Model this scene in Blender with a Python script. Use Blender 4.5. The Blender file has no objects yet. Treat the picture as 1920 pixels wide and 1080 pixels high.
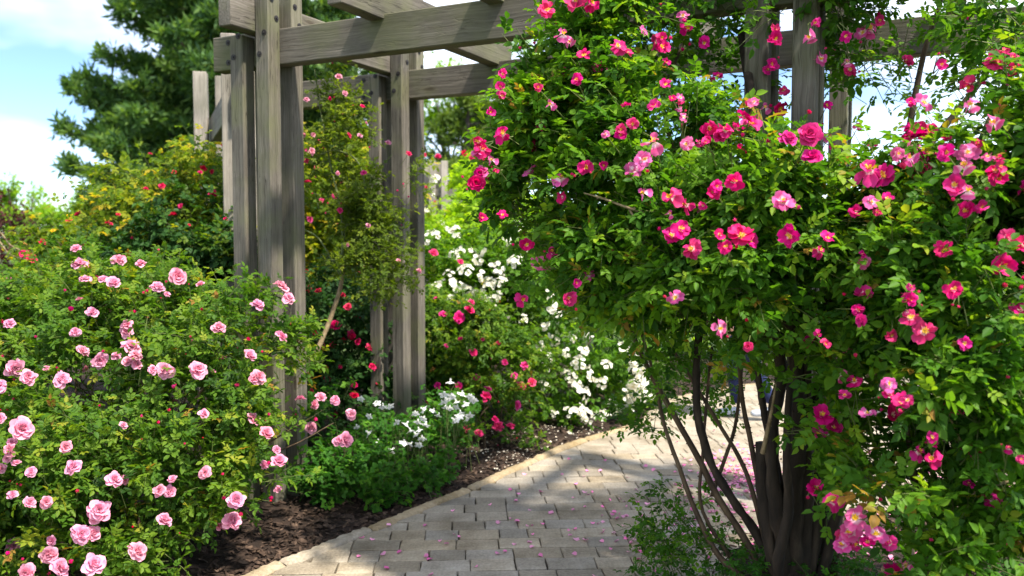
import bpy, math, random
import numpy as np
from mathutils import Vector, Matrix, noise as mnoise

SC = bpy.context.scene
COL = SC.collection
R = math.radians
random.seed(7)
RNG = np.random.default_rng(7)

# ------------------------------------------------------------------ camera
FPX = 1605.0                       # focal length in pixels of a 1920 wide frame
EYE = 1.55
PITCH = math.atan(90.0 / FPX)      # horizon at y = 450 of 1080
cam = bpy.data.cameras.new('camera')
cam_o = bpy.data.objects.new('camera', cam)
COL.objects.link(cam_o)
cam_o.location = (0, 0, EYE)
cam_o.rotation_euler = (R(90) - PITCH, 0, 0)
cam.sensor_width = 36.0
cam.lens = 36.0 * FPX / 1920.0
cam.clip_start = 0.05
cam.clip_end = 2000
cam.dof.use_dof = True
cam.dof.focus_distance = 3.5
cam.dof.aperture_fstop = 2.4
SC.camera = cam_o

# ------------------------------------------------------------------ sky and sun
SUN_DIR = Vector((0.56, -0.48, 1.25)).normalized()     # from the ground towards the sun
SUN_EL = math.asin(SUN_DIR.z)
SUN_AZ = math.atan2(SUN_DIR.x, SUN_DIR.y)
world = bpy.data.worlds.new('World')
SC.world = world
world.use_nodes = True
wn, wl = world.node_tree.nodes, world.node_tree.links
wn.clear()
w_out = wn.new('ShaderNodeOutputWorld')
w_bg = wn.new('ShaderNodeBackground')
w_sky = wn.new('ShaderNodeTexSky')
w_sky.sky_type = 'NISHITA'
w_sky.sun_disc = False
w_sky.sun_elevation = SUN_EL
w_sky.sun_rotation = SUN_AZ
w_sky.air_density = 0.8
w_sky.dust_density = 0.0
w_sky.ozone_density = 5.0
w_bg.inputs['Strength'].default_value = 0.115
w_tc = wn.new('ShaderNodeTexCoord')
w_map = wn.new('ShaderNodeMapping')
w_map.inputs['Scale'].default_value = (1.6, 1.6, 3.4)
w_map.inputs['Location'].default_value = (1.0, 3.0, 0.3)
w_n = wn.new('ShaderNodeTexNoise')
w_n.inputs['Scale'].default_value = 1.3
w_n.inputs['Detail'].default_value = 5
w_n.inputs['Roughness'].default_value = 0.55
w_r = wn.new('ShaderNodeValToRGB')
w_r.color_ramp.elements[0].position = 0.38
w_r.color_ramp.elements[1].position = 0.80
w_mx = wn.new('ShaderNodeMix')
w_mx.data_type = 'RGBA'
w_mx.inputs['B'].default_value = (12.0, 11.9, 11.7, 1)
wl.new(w_tc.outputs['Generated'], w_map.inputs['Vector'])
wl.new(w_map.outputs['Vector'], w_n.inputs['Vector'])
wl.new(w_n.outputs['Fac'], w_r.inputs['Fac'])
wl.new(w_r.outputs['Color'], w_mx.inputs['Factor'])
wl.new(w_sky.outputs['Color'], w_mx.inputs['A'])
wl.new(w_mx.outputs['Result'], w_bg.inputs['Color'])
wl.new(w_bg.outputs['Background'], w_out.inputs['Surface'])

sun = bpy.data.lights.new('sun', 'SUN')
sun.energy = 4.4
sun.angle = R(2.5)
sun.color = (1.0, 0.93, 0.82)
sun_o = bpy.data.objects.new('sun', sun)
COL.objects.link(sun_o)
sun_o.location = (8, -3, 12)
sun_o.rotation_euler = (-SUN_DIR).to_track_quat('-Z', 'Y').to_euler()

SC.view_settings.view_transform = 'Standard'
SC.view_settings.look = 'None'
SC.view_settings.exposure = 1.28
SC.view_settings.gamma = 1.0
SC.view_settings.use_curve_mapping = False
SC.render.engine = 'CYCLES'
SC.cycles.max_bounces = 7
SC.cycles.diffuse_bounces = 4
SC.cycles.transmission_bounces = 4
SC.cycles.glossy_bounces = 2
SC.cycles.use_denoising = True

# ------------------------------------------------------------------ helpers
CP, SP_ = math.cos(PITCH), math.sin(PITCH)


def ray(px, py):
    x = (px - 960.0) / FPX
    y = -(py - 540.0) / FPX
    return Vector((x, CP + y * SP_, -SP_ + y * CP))


def W(px, py, Y):
    """world point seen at a pixel at distance Y along the ground axis"""
    d = ray(px, py)
    t = Y / d.y
    return Vector((0, 0, EYE)) + d * t


def G(px, py, z=0.0):
    d = ray(px, py)
    t = (z - EYE) / d.z
    return Vector((0, 0, EYE)) + d * t


def tag(o, label=None, cat=None, group=None, kind=None):
    if label: o['label'] = label
    if cat: o['category'] = cat
    if group: o['group'] = group
    if kind: o['kind'] = kind
    return o


def empty(name, loc):
    o = bpy.data.objects.new(name, None)
    COL.objects.link(o)
    o.empty_display_size = 0.1
    o.location = loc
    return o


def rootpos(o):
    p = Vector((0, 0, 0))
    while o is not None:
        p = p + o.location
        o = o.parent
    return p


def put(name, mesh, parent=None, loc=(0, 0, 0), rot=None, scale=None):
    """link a mesh object at world location loc (parents are never rotated unless stated)"""
    o = bpy.data.objects.new(name, mesh)
    COL.objects.link(o)
    if parent is not None:
        o.parent = parent
        o.location = Vector(loc) - rootpos(parent)
    else:
        o.location = loc
    if rot is not None:
        o.rotation_mode = 'QUATERNION'
        o.rotation_quaternion = rot
    if scale is not None:
        o.scale = (scale,) * 3 if not hasattr(scale, '__len__') else scale
    return o


def mesh_of(name, verts, faces, mat, smooth=False, attrs=None):
    me = bpy.data.meshes.new(name)
    me.from_pydata([tuple(v) for v in verts], [], [tuple(f) for f in faces])
    if mat is not None:
        for m in (mat if isinstance(mat, (list, tuple)) else [mat]):
            me.materials.append(m)
    if smooth:
        me.polygons.foreach_set('use_smooth', [True] * len(me.polygons))
    if attrs:
        for k, a in attrs.items():
            at = me.attributes.new(k, 'FLOAT', 'POINT')
            at.data.foreach_set('value', np.asarray(a, dtype=np.float32))
    me.update()
    return me


def mesh_np(name, V, Q, mat, attrs=None, smooth=False):
    """V (n,3), Q (m,4) quads, all numpy"""
    me = bpy.data.meshes.new(name)
    V = np.ascontiguousarray(V, dtype=np.float32)
    Q = np.ascontiguousarray(Q, dtype=np.int32)
    me.vertices.add(len(V))
    me.vertices.foreach_set('co', V.ravel())
    me.loops.add(Q.size)
    me.loops.foreach_set('vertex_index', Q.ravel())
    me.polygons.add(len(Q))
    me.polygons.foreach_set('loop_start', np.arange(0, Q.size, 4, dtype=np.int32))
    me.materials.append(mat)
    if smooth:
        me.polygons.foreach_set('use_smooth', np.ones(len(Q), dtype=bool))
    if attrs:
        for k, a in attrs.items():
            at = me.attributes.new(k, 'FLOAT', 'POINT')
            at.data.foreach_set('value', np.ascontiguousarray(a, dtype=np.float32))
    me.update(calc_edges=True)
    return me


def unit(a):
    return a / np.maximum(np.linalg.norm(a, axis=-1, keepdims=True), 1e-9)


def catmull(pts, n):
    pts = [Vector(p) for p in pts]
    if len(pts) < 3:
        return [pts[0].lerp(pts[-1], i / n) for i in range(n + 1)]
    P = [pts[0] * 2 - pts[1]] + pts + [pts[-1] * 2 - pts[-2]]
    out = []
    for i in range(1, len(P) - 2):
        for k in range(n):
            t = k / n
            a, b, c, d = P[i - 1], P[i], P[i + 1], P[i + 2]
            out.append(0.5 * ((2 * b) + (c - a) * t + (2 * a - 5 * b + 4 * c - d) * t * t + (3 * b - a - 3 * c + d) * t ** 3))
    out.append(P[-2])
    return out


class Tubes:
    def __init__(self):
        self.v, self.f = [], []

    def add(self, pts, radii, sides=6, wob=0.0):
        pts = [Vector(p) for p in pts]
        n = len(pts)
        b0 = len(self.v)
        nrm = None
        for i, p in enumerate(pts):
            t = (pts[min(i + 1, n - 1)] - pts[max(i - 1, 0)]).normalized()
            if nrm is None:
                nrm = t.orthogonal().normalized()
            nrm = (nrm - t * nrm.dot(t)).normalized()
            bn = t.cross(nrm)
            r = radii[i] if hasattr(radii, '__len__') else radii
            for k in range(sides):
                a = 2 * math.pi * k / sides
                rr = r * (1 + wob * (random.random() - 0.5))
                self.v.append(p + nrm * (rr * math.cos(a)) + bn * (rr * math.sin(a)))
        for i in range(n - 1):
            for k in range(sides):
                k2 = (k + 1) % sides
                self.f.append((b0 + i * sides + k, b0 + i * sides + k2, b0 + (i + 1) * sides + k2, b0 + (i + 1) * sides + k))
        if sides > 3:
            self.f.append(tuple(b0 + (n - 1) * sides + k for k in range(sides)))
        return self

    def thorns(self, pts, r, n, size):
        pts = [Vector(p) for p in pts]
        for _ in range(n):
            i = random.randrange(len(pts) - 1)
            p = pts[i].lerp(pts[i + 1], random.random())
            t = (pts[i + 1] - pts[i]).normalized()
            d = t.orthogonal().normalized()
            d.rotate(Matrix.Rotation(random.random() * 6.28, 3, t))
            s = t.cross(d)
            b = len(self.v)
            o = p + d * r * 0.8
            self.v += [o + t * size * .5, o - t * size * .5 + s * size * .2, o - t * size * .5 - s * size * .2, o + d * size - t * size * .2]
            self.f += [(b, b + 1, b + 3), (b + 1, b + 2, b + 3), (b + 2, b, b + 3)]
        return self

    def build(self, name, mat, parent=None, kind=None, smooth=True):
        org = rootpos(parent) if parent is not None else Vector((0, 0, 0))
        me = mesh_of(name, [v - org for v in self.v], self.f, mat, smooth)
        o = put(name, me, parent, org)
        if kind: o['kind'] = kind
        return o


# ------------------------------------------------------------------ materials
def nodes_of(name):
    m = bpy.data.materials.new(name)
    m.use_nodes = True
    nt = m.node_tree
    nt.nodes.clear()
    out = nt.nodes.new('ShaderNodeOutputMaterial')
    return m, nt, out


def ramp(nt, stops, fac=None, interp='LINEAR'):
    r = nt.nodes.new('ShaderNodeValToRGB')
    el = r.color_ramp.elements
    r.color_ramp.interpolation = interp
    while len(el) < len(stops):
        el.new(0.5)
    for e, (p, c) in zip(el, stops):
        e.position = p
        e.color = (c[0], c[1], c[2], 1)
    if fac is not None:
        nt.links.new(fac, r.inputs['Fac'])
    return r


def leaf_mat(name, stops, trans=0.42, rough=0.5, tboost=(2.0, 2.0, 0.6), spec=0.14):
    m, nt, out = nodes_of(name)
    N, L = nt.nodes, nt.links
    at = N.new('ShaderNodeAttribute'); at.attribute_name = 'tint'
    r = ramp(nt, stops, at.outputs['Fac'])
    bs = N.new('ShaderNodeBsdfPrincipled')
    bs.inputs['Roughness'].default_value = rough
    bs.inputs['Specular IOR Level'].default_value = spec
    L.new(r.outputs['Color'], bs.inputs['Base Color'])
    tr = N.new('ShaderNodeBsdfTranslucent')
    mul = N.new('ShaderNodeMix'); mul.data_type = 'RGBA'; mul.blend_type = 'MULTIPLY'
    mul.inputs['Factor'].default_value = 1.0
    mul.inputs['B'].default_value = (*tboost, 1)
    L.new(r.outputs['Color'], mul.inputs['A'])
    L.new(mul.outputs['Result'], tr.inputs['Color'])
    mx = N.new('ShaderNodeMixShader'); mx.inputs['Fac'].default_value = trans
    L.new(bs.outputs['BSDF'], mx.inputs[1]); L.new(tr.outputs['BSDF'], mx.inputs[2])
    L.new(mx.outputs['Shader'], out.inputs['Surface'])
    return m


def petal_mat(name, stops, var_hue=0.02, var_val=0.35, trans=0.35, sat=1.0):
    """colour runs along the petal from its base (0) to its rim (1); each bloom differs a little"""
    m, nt, out = nodes_of(name)
    N, L = nt.nodes, nt.links
    at = N.new('ShaderNodeAttribute'); at.attribute_name = 'pr'
    r = ramp(nt, stops, at.outputs['Fac'])
    oi = N.new('ShaderNodeObjectInfo')
    at2 = N.new('ShaderNodeAttribute'); at2.attribute_name = 'pv'
    hs = N.new('ShaderNodeHueSaturation')
    h = N.new('ShaderNodeMapRange')
    h.inputs['To Min'].default_value = 0.5 - var_hue; h.inputs['To Max'].default_value = 0.5 + var_hue
    L.new(oi.outputs['Random'], h.inputs['Value']); L.new(h.outputs['Result'], hs.inputs['Hue'])
    s2 = N.new('ShaderNodeMath'); s2.operation = 'MULTIPLY_ADD'
    L.new(at2.outputs['Fac'], s2.inputs[0]); s2.inputs[1].default_value = var_val; s2.inputs[2].default_value = 1 - var_val * 0.5
    L.new(s2.outputs['Value'], hs.inputs['Value'])
    sv = N.new('ShaderNodeMapRange')
    sv.inputs['To Min'].default_value = sat - 0.03; sv.inputs['To Max'].default_value = sat + 0.05
    pw = N.new('ShaderNodeMath'); pw.operation = 'FRACT'
    ml = N.new('ShaderNodeMath'); ml.operation = 'MULTIPLY'; ml.inputs[1].default_value = 7.31
    L.new(oi.outputs['Random'], ml.inputs[0]); L.new(ml.outputs['Value'], pw.inputs[0]); L.new(pw.outputs['Value'], sv.inputs['Value'])
    L.new(sv.outputs['Result'], hs.inputs['Saturation'])
    L.new(r.outputs['Color'], hs.inputs['Color'])
    bs = N.new('ShaderNodeBsdfPrincipled')
    bs.inputs['Roughness'].default_value = 0.6
    bs.inputs['Specular IOR Level'].default_value = 0.25
    L.new(hs.outputs['Color'], bs.inputs['Base Color'])
    tr = N.new('ShaderNodeBsdfTranslucent')
    L.new(hs.outputs['Color'], tr.inputs['Color'])
    mx = N.new('ShaderNodeMixShader'); mx.inputs['Fac'].default_value = trans
    L.new(bs.outputs['BSDF'], mx.inputs[1]); L.new(tr.outputs['BSDF'], mx.inputs[2])
    L.new(mx.outputs['Shader'], out.inputs['Surface'])
    return m


def noisy_mat(name, stops, scale=20, detail=6, rough=0.85, bump=0.4, bdist=0.01, stretch=(1, 1, 1), per_object=0.0, scale2=None, dirt=None):
    m, nt, out = nodes_of(name)
    N, L = nt.nodes, nt.links
    tc = N.new('ShaderNodeTexCoord')
    mp = N.new('ShaderNodeMapping'); mp.inputs['Scale'].default_value = stretch
    L.new(tc.outputs['Object'], mp.inputs['Vector'])
    n = N.new('ShaderNodeTexNoise'); n.inputs['Scale'].default_value = scale
    n.inputs['Detail'].default_value = detail; n.inputs['Roughness'].default_value = 0.62
    L.new(mp.outputs['Vector'], n.inputs['Vector'])
    fac = n.outputs['Fac']
    if scale2:
        n2 = N.new('ShaderNodeTexNoise'); n2.inputs['Scale'].default_value = scale2; n2.inputs['Detail'].default_value = 3
        L.new(mp.outputs['Vector'], n2.inputs['Vector'])
        a = N.new('ShaderNodeMath'); a.operation = 'MULTIPLY_ADD'; a.inputs[1].default_value = 0.5
        h = N.new('ShaderNodeMath'); h.operation = 'MULTIPLY'; h.inputs[1].default_value = 0.5
        L.new(n2.outputs['Fac'], h.inputs[0]); L.new(n.outputs['Fac'], a.inputs[0]); L.new(h.outputs['Value'], a.inputs[2])
        fac = a.outputs['Value']
    r = ramp(nt, stops, fac)
    colr = r.outputs['Color']
    if per_object:
        oi = N.new('ShaderNodeObjectInfo')
        hs = N.new('ShaderNodeHueSaturation')
        mr = N.new('ShaderNodeMapRange'); mr.inputs['To Min'].default_value = 1 - per_object; mr.inputs['To Max'].default_value = 1 + per_object
        L.new(oi.outputs['Random'], mr.inputs['Value']); L.new(mr.outputs['Result'], hs.inputs['Value'])
        ml = N.new('ShaderNodeMath'); ml.operation = 'MULTIPLY'; ml.inputs[1].default_value = 5.77
        fr = N.new('ShaderNodeMath'); fr.operation = 'FRACT'
        mr2 = N.new('ShaderNodeMapRange'); mr2.inputs['To Min'].default_value = 0.7; mr2.inputs['To Max'].default_value = 1.3
        L.new(oi.outputs['Random'], ml.inputs[0]); L.new(ml.outputs['Value'], fr.inputs[0]); L.new(fr.outputs['Value'], mr2.inputs['Value'])
        L.new(mr2.outputs['Result'], hs.inputs['Saturation'])
        L.new(colr, hs.inputs['Color']); colr = hs.outputs['Color']
    if dirt:
        ge = N.new('ShaderNodeNewGeometry')
        dn = N.new('ShaderNodeTexNoise'); dn.inputs['Scale'].default_value = 2.6; dn.inputs['Detail'].default_value = 8; dn.inputs['Roughness'].default_value = .7
        L.new(ge.outputs['Position'], dn.inputs['Vector'])
        drr = ramp(nt, [(0.34, dirt), (0.56, (1.04, 1.03, 1.0))], dn.outputs['Fac'])
        dm = N.new('ShaderNodeMix'); dm.data_type = 'RGBA'; dm.blend_type = 'MULTIPLY'; dm.inputs['Factor'].default_value = 1
        L.new(colr, dm.inputs['A']); L.new(drr.outputs['Color'], dm.inputs['B']); colr = dm.outputs['Result']
    bs = N.new('ShaderNodeBsdfPrincipled'); bs.inputs['Roughness'].default_value = rough
    bs.inputs['Specular IOR Level'].default_value = 0.3
    L.new(colr, bs.inputs['Base Color'])
    b = N.new('ShaderNodeBump'); b.inputs['Strength'].default_value = bump; b.inputs['Distance'].default_value = bdist
    L.new(fac, b.inputs['Height']); L.new(b.outputs['Normal'], bs.inputs['Normal'])
    L.new(bs.outputs['BSDF'], out.inputs['Surface'])
    return m


def wood_mat(name, dark, mid, light, algae=0.35):
    """weathered timber, grain along the object's own X axis"""
    m, nt, out = nodes_of(name)
    N, L = nt.nodes, nt.links
    tc = N.new('ShaderNodeTexCoord')
    oi = N.new('ShaderNodeObjectInfo')
    off = N.new('ShaderNodeVectorMath'); off.operation = 'SCALE'
    vec = N.new('ShaderNodeCombineXYZ')
    for k in range(3): vec.inputs[k].default_value = (13.1, 7.7, 5.3)[k]
    L.new(vec.outputs['Vector'], off.inputs[0]); L.new(oi.outputs['Random'], off.inputs['Scale'])
    add = N.new('ShaderNodeVectorMath'); add.operation = 'ADD'
    L.new(tc.outputs['Object'], add.inputs[0]); L.new(off.outputs['Vector'], add.inputs[1])
    # slow wander of the grain so that it bends round knots
    wv = N.new('ShaderNodeTexNoise'); wv.inputs['Scale'].default_value = 5.0; wv.inputs['Detail'].default_value = 2
    L.new(add.outputs['Vector'], wv.inputs['Vector'])
    ws = N.new('ShaderNodeVectorMath'); ws.operation = 'SCALE'; ws.inputs['Scale'].default_value = 0.03
    L.new(wv.outputs['Color'], ws.inputs[0])
    ad2 = N.new('ShaderNodeVectorMath'); ad2.operation = 'ADD'
    L.new(add.outputs['Vector'], ad2.inputs[0]); L.new(ws.outputs['Vector'], ad2.inputs[1])
    mp = N.new('ShaderNodeMapping'); mp.inputs['Scale'].default_value = (1.1, 85, 85)
    L.new(ad2.outputs['Vector'], mp.inputs['Vector'])
    g = N.new('ShaderNodeTexNoise'); g.inputs['Scale'].default_value = 1.0; g.inputs['Detail'].default_value = 7; g.inputs['Roughness'].default_value = 0.65
    L.new(mp.outputs['Vector'], g.inputs['Vector'])
    r = ramp(nt, [(0.30, dark), (0.48, mid), (0.70, light)], g.outputs['Fac'])
    # broad grey / brown patches
    p = N.new('ShaderNodeTexNoise'); p.inputs['Scale'].default_value = 2.4; p.inputs['Detail'].default_value = 4
    L.new(add.outputs['Vector'], p.inputs['Vector'])
    pr_ = ramp(nt, [(0.35, (0.66, 0.65, 0.62)), (0.65, (1.16, 1.11, 1.06))], p.outputs['Fac'])
    mu = N.new('ShaderNodeMix'); mu.data_type = 'RGBA'; mu.blend_type = 'MULTIPLY'; mu.inputs['Factor'].default_value = 1
    L.new(r.outputs['Color'], mu.inputs['A']); L.new(pr_.outputs['Color'], mu.inputs['B'])
    # green algae film
    al = N.new('ShaderNodeTexNoise'); al.inputs['Scale'].default_value = 3.7; al.inputs['Detail'].default_value = 5
    mpa = N.new('ShaderNodeMapping'); mpa.inputs['Location'].default_value = (4, 9, 2)
    L.new(add.outputs['Vector'], mpa.inputs['Vector']); L.new(mpa.outputs['Vector'], al.inputs['Vector'])
    ar = ramp(nt, [(0.45, (0, 0, 0)), (0.75, (algae, algae, algae))], al.outputs['Fac'])
    ma = N.new('ShaderNodeMix'); ma.data_type = 'RGBA'; ma.inputs['B'].default_value = (0.13, 0.14, 0.055, 1)
    L.new(ar.outputs['Color'], ma.inputs['Factor']); L.new(mu.outputs['Result'], ma.inputs['A'])
    # drying cracks
    mpc = N.new('ShaderNodeMapping'); mpc.inputs['Scale'].default_value = (0.9, 26, 26)
    L.new(ad2.outputs['Vector'], mpc.inputs['Vector'])
    c = N.new('ShaderNodeTexNoise'); c.inputs['Scale'].default_value = 1.3; c.inputs['Detail'].default_value = 2
    L.new(mpc.outputs['Vector'], c.inputs['Vector'])
    cr = ramp(nt, [(0.0, (1, 1, 1)), (0.484, (1, 1, 1)), (0.497, (0.28, 0.26, 0.24)), (0.51, (1, 1, 1))], c.outputs['Fac'])
    cg = N.new('ShaderNodeTexNoise'); cg.inputs['Scale'].default_value = 2.0
    L.new(add.outputs['Vector'], cg.inputs['Vector'])
    cgr = ramp(nt, [(0.54, (0, 0, 0)), (0.60, (0.9, 0.9, 0.9))], cg.outputs['Fac'])
    mc = N.new('ShaderNodeMix'); mc.data_type = 'RGBA'; mc.blend_type = 'MULTIPLY'
    L.new(cgr.outputs['Color'], mc.inputs['Factor']); L.new(ma.outputs['Result'], mc.inputs['A']); L.new(cr.outputs['Color'], mc.inputs['B'])
    mk = N.new('ShaderNodeMapping'); mk.inputs['Scale'].default_value = (2.0, 7.5, 7.5)
    L.new(add.outputs['Vector'], mk.inputs['Vector'])
    kn = N.new('ShaderNodeTexVoronoi'); kn.inputs['Scale'].default_value = 1.0
    L.new(mk.outputs['Vector'], kn.inputs['Vector'])
    kr = ramp(nt, [(0.0, (0.22, 0.18, 0.14)), (0.07, (0.45, 0.38, 0.32)), (0.13, (1.08, 1.05, 1.0)), (0.22, (1, 1, 1))], kn.outputs['Distance'])
    mkx = N.new('ShaderNodeMix'); mkx.data_type = 'RGBA'; mkx.blend_type = 'MULTIPLY'; mkx.inputs['Factor'].default_value = 0.85
    L.new(mc.outputs['Result'], mkx.inputs['A']); L.new(kr.outputs['Color'], mkx.inputs['B'])
    mc = mkx
    hs = N.new('ShaderNodeHueSaturation')
    mr = N.new('ShaderNodeMapRange'); mr.inputs['To Min'].default_value = 0.85; mr.inputs['To Max'].default_value = 1.18
    L.new(oi.outputs['Random'], mr.inputs['Value']); L.new(mr.outputs['Result'], hs.inputs['Value'])
    L.new(mc.outputs['Result'], hs.inputs['Color'])
    bs = N.new('ShaderNodeBsdfPrincipled'); bs.inputs['Roughness'].default_value = 0.8; bs.inputs['Specular IOR Level'].default_value = 0.25
    L.new(hs.outputs['Color'], bs.inputs['Base Color'])
    b = N.new('ShaderNodeBump'); b.inputs['Strength'].default_value = 0.55; b.inputs['Distance'].default_value = 0.003
    L.new(g.outputs['Fac'], b.inputs['Height'])
    b2 = N.new('ShaderNodeBump'); b2.inputs['Strength'].default_value = 0.6; b2.inputs['Distance'].default_value = 0.004
    L.new(cr.outputs['Color'], b2.inputs['Height']); L.new(b.outputs['Normal'], b2.inputs['Normal'])
    L.new(b2.outputs['Normal'], bs.inputs['Normal'])
    L.new(bs.outputs['BSDF'], out.inputs['Surface'])
    return m


M = {}
M['wood'] = wood_mat('weathered_wood', (0.062, 0.056, 0.046), (0.115, 0.104, 0.087), (0.190, 0.174, 0.150), 0.65)
M['wood_pale'] = wood_mat('pale_weathered_wood', (0.17, 0.155, 0.13), (0.29, 0.265, 0.23), (0.41, 0.38, 0.335), 0.2)
M['iron'] = noisy_mat('dark_iron', [(0.3, (0.010, 0.009, 0.009)), (0.7, (0.035, 0.030, 0.028))], 60, 3, 0.6, 0.2, 0.001)
M['mulch'] = noisy_mat('mulch', [(0.28, (0.008, 0.005, 0.004)), (0.5, (0.025, 0.015, 0.010)), (0.72, (0.065, 0.040, 0.026))], 38, 8, 0.95, 1.0, 0.03, scale2=9)
M['chip'] = noisy_mat('bark_chip', [(0.3, (0.012, 0.008, 0.006)), (0.5, (0.045, 0.027, 0.018)), (0.75, (0.16, 0.105, 0.070))], 22, 4, 0.9, 0.5, 0.004)
M['lawn'] = noisy_mat('ground_grass', [(0.3, (0.03, 0.05, 0.012)), (0.7, (0.07, 0.11, 0.025))], 3, 8, 0.95, 0.6, 0.03, scale2=30)
M['joint'] = noisy_mat('joint_sand', [(0.3, (0.035, 0.028, 0.018)), (0.6, (0.075, 0.062, 0.042)), (0.75, (0.05, 0.065, 0.022))], 25, 6, 0.95, 0.6, 0.01)
M['paver'] = noisy_mat('paver_stone', [(0.25, (0.165, 0.139, 0.107)), (0.5, (0.30, 0.260, 0.204)), (0.78, (0.42, 0.37, 0.295))], 9, 9, 0.85, 0.9, 0.009, dirt=(0.60, 0.56, 0.48), per_object=0.22, scale2=85)
M['kerb'] = noisy_mat('edging_stone', [(0.25, (0.20, 0.155, 0.10)), (0.5, (0.34, 0.275, 0.19)), (0.8, (0.46, 0.39, 0.29))], 14, 8, 0.9, 0.9, 0.014, dirt=(0.62, 0.58, 0.46), per_object=0.08, scale2=60)
M['cane'] = noisy_mat('rose_cane', [(0.3, (0.028, 0.017, 0.010)), (0.55, (0.085, 0.055, 0.030)), (0.8, (0.16, 0.115, 0.065))], 22, 6, 0.8, 0.7, 0.004, stretch=(1, 1, 0.35))
M['trunkdark'] = noisy_mat('old_rose_wood', [(0.3, (0.010, 0.007, 0.005)), (0.55, (0.030, 0.021, 0.014)), (0.8, (0.085, 0.060, 0.040))], 20, 7, 0.85, 0.9, 0.008, stretch=(1, 1, 0.25))
M['cane_pale'] = noisy_mat('pale_rose_cane', [(0.3, (0.12, 0.08, 0.04)), (0.6, (0.27, 0.20, 0.11)), (0.8, (0.36, 0.29, 0.17))], 25, 5, 0.75, 0.5, 0.003)
M['cane_green'] = noisy_mat('green_rose_cane', [(0.3, (0.06, 0.085, 0.02)), (0.7, (0.14, 0.17, 0.05))], 25, 4, 0.6, 0.3, 0.002)
M['bark'] = noisy_mat('tree_bark', [(0.3, (0.025, 0.02, 0.015)), (0.7, (0.11, 0.09, 0.07))], 9, 6, 0.9, 0.8, 0.03, stretch=(1, 1, 0.3))
M['leaf_big'] = leaf_mat('rose_leaf_bright', [(0, (0.018, 0.058, 0.009)), (0.4, (0.050, 0.140, 0.012)), (0.75, (0.115, 0.235, 0.016)), (0.93, (0.24, 0.34, 0.022)), (1.0, (0.26, 0.15, 0.03))])
M['leaf_pink'] = leaf_mat('rose_leaf_small', [(0, (0.020, 0.054, 0.009)), (0.4, (0.058, 0.135, 0.013)), (0.75, (0.140, 0.225, 0.018)), (0.93, (0.27, 0.27, 0.028)), (1.0, (0.26, 0.13, 0.03))])
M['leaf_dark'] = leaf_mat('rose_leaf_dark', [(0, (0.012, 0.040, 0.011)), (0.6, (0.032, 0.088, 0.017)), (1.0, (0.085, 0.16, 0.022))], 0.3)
M['leaf_lime'] = leaf_mat('leaf_lime', [(0, (0.09, 0.18, 0.010)), (0.5, (0.19, 0.33, 0.015)), (1.0, (0.36, 0.47, 0.025))], 0.5)
M['leaf_yellow'] = leaf_mat('leaf_yellowgreen', [(0, (0.038, 0.085, 0.010)), (0.5, (0.11, 0.175, 0.015)), (0.85, (0.25, 0.27, 0.02)), (1.0, (0.40, 0.29, 0.02))], 0.45)
M['leaf_olive'] = leaf_mat('leaf_olive', [(0, (0.036, 0.072, 0.009)), (0.5, (0.092, 0.142, 0.013)), (1.0, (0.21, 0.25, 0.02))], 0.45)
M['leaf_white'] = leaf_mat('leaf_rambler', [(0, (0.024, 0.080, 0.009)), (0.5, (0.080, 0.185, 0.013)), (1.0, (0.22, 0.36, 0.02))], 0.45)
M['leaf_herb'] = leaf_mat('leaf_herb', [(0, (0.020, 0.080, 0.012)), (0.5, (0.052, 0.165, 0.018)), (1.0, (0.14, 0.29, 0.025))], 0.45)
M['leaf_tree'] = leaf_mat('leaf_tree', [(0, (0.07, 0.14, 0.012)), (0.5, (0.15, 0.27, 0.02)), (1.0, (0.28, 0.42, 0.03))], 0.5)
M['leaf_purple'] = leaf_mat('leaf_purple', [(0, (0.018, 0.007, 0.007)), (0.6, (0.060, 0.014, 0.015)), (1.0, (0.13, 0.030, 0.026))], 0.3, tboost=(1.8, 0.9, 0.9))
M['needle'] = leaf_mat('pine_needles', [(0, (0.024, 0.062, 0.024)), (0.5, (0.066, 0.135, 0.038)), (1.0, (0.17, 0.26, 0.06))], 0.35, 0.6)
M['needle_pale'] = leaf_mat('pine_needles_pale', [(0, (0.035, 0.07, 0.018)), (0.5, (0.095, 0.155, 0.03)), (1.0, (0.20, 0.27, 0.05))], 0.3, 0.5)
M['mag'] = petal_mat('petal_magenta', [(0.0, (0.90, 0.62, 0.35)), (0.16, (0.93, 0.50, 0.62)), (0.24, (0.64, 0.007, 0.145)), (1.0, (0.70, 0.016, 0.215))], 0.014, 0.5)
M['magpale'] = petal_mat('petal_magenta_faded', [(0.0, (0.92, 0.72, 0.5)), (0.2, (0.93, 0.62, 0.75)), (0.45, (0.68, 0.07, 0.28)), (1.0, (0.72, 0.14, 0.37))], 0.012, 0.35)
M['pink'] = petal_mat('petal_pink', [(0.0, (0.74, 0.12, 0.22)), (0.4, (0.76, 0.22, 0.36)), (1.0, (0.79, 0.38, 0.50))], 0.012, 0.40)
M['red'] = petal_mat('petal_red', [(0.0, (0.40, 0.004, 0.02)), (0.5, (0.62, 0.010, 0.060)), (1.0, (0.72, 0.022, 0.13))], 0.012, 0.4)
M['rose'] = petal_mat('petal_deep_rose', [(0.0, (0.60, 0.01, 0.08)), (0.5, (0.74, 0.025, 0.16)), (1.0, (0.80, 0.055, 0.26))], 0.015, 0.4)
M['white'] = petal_mat('petal_white', [(0.0, (0.78, 0.70, 0.35)), (0.3, (0.84, 0.81, 0.66)), (1.0, (0.88, 0.86, 0.78))], 0.0, 0.12)
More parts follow.
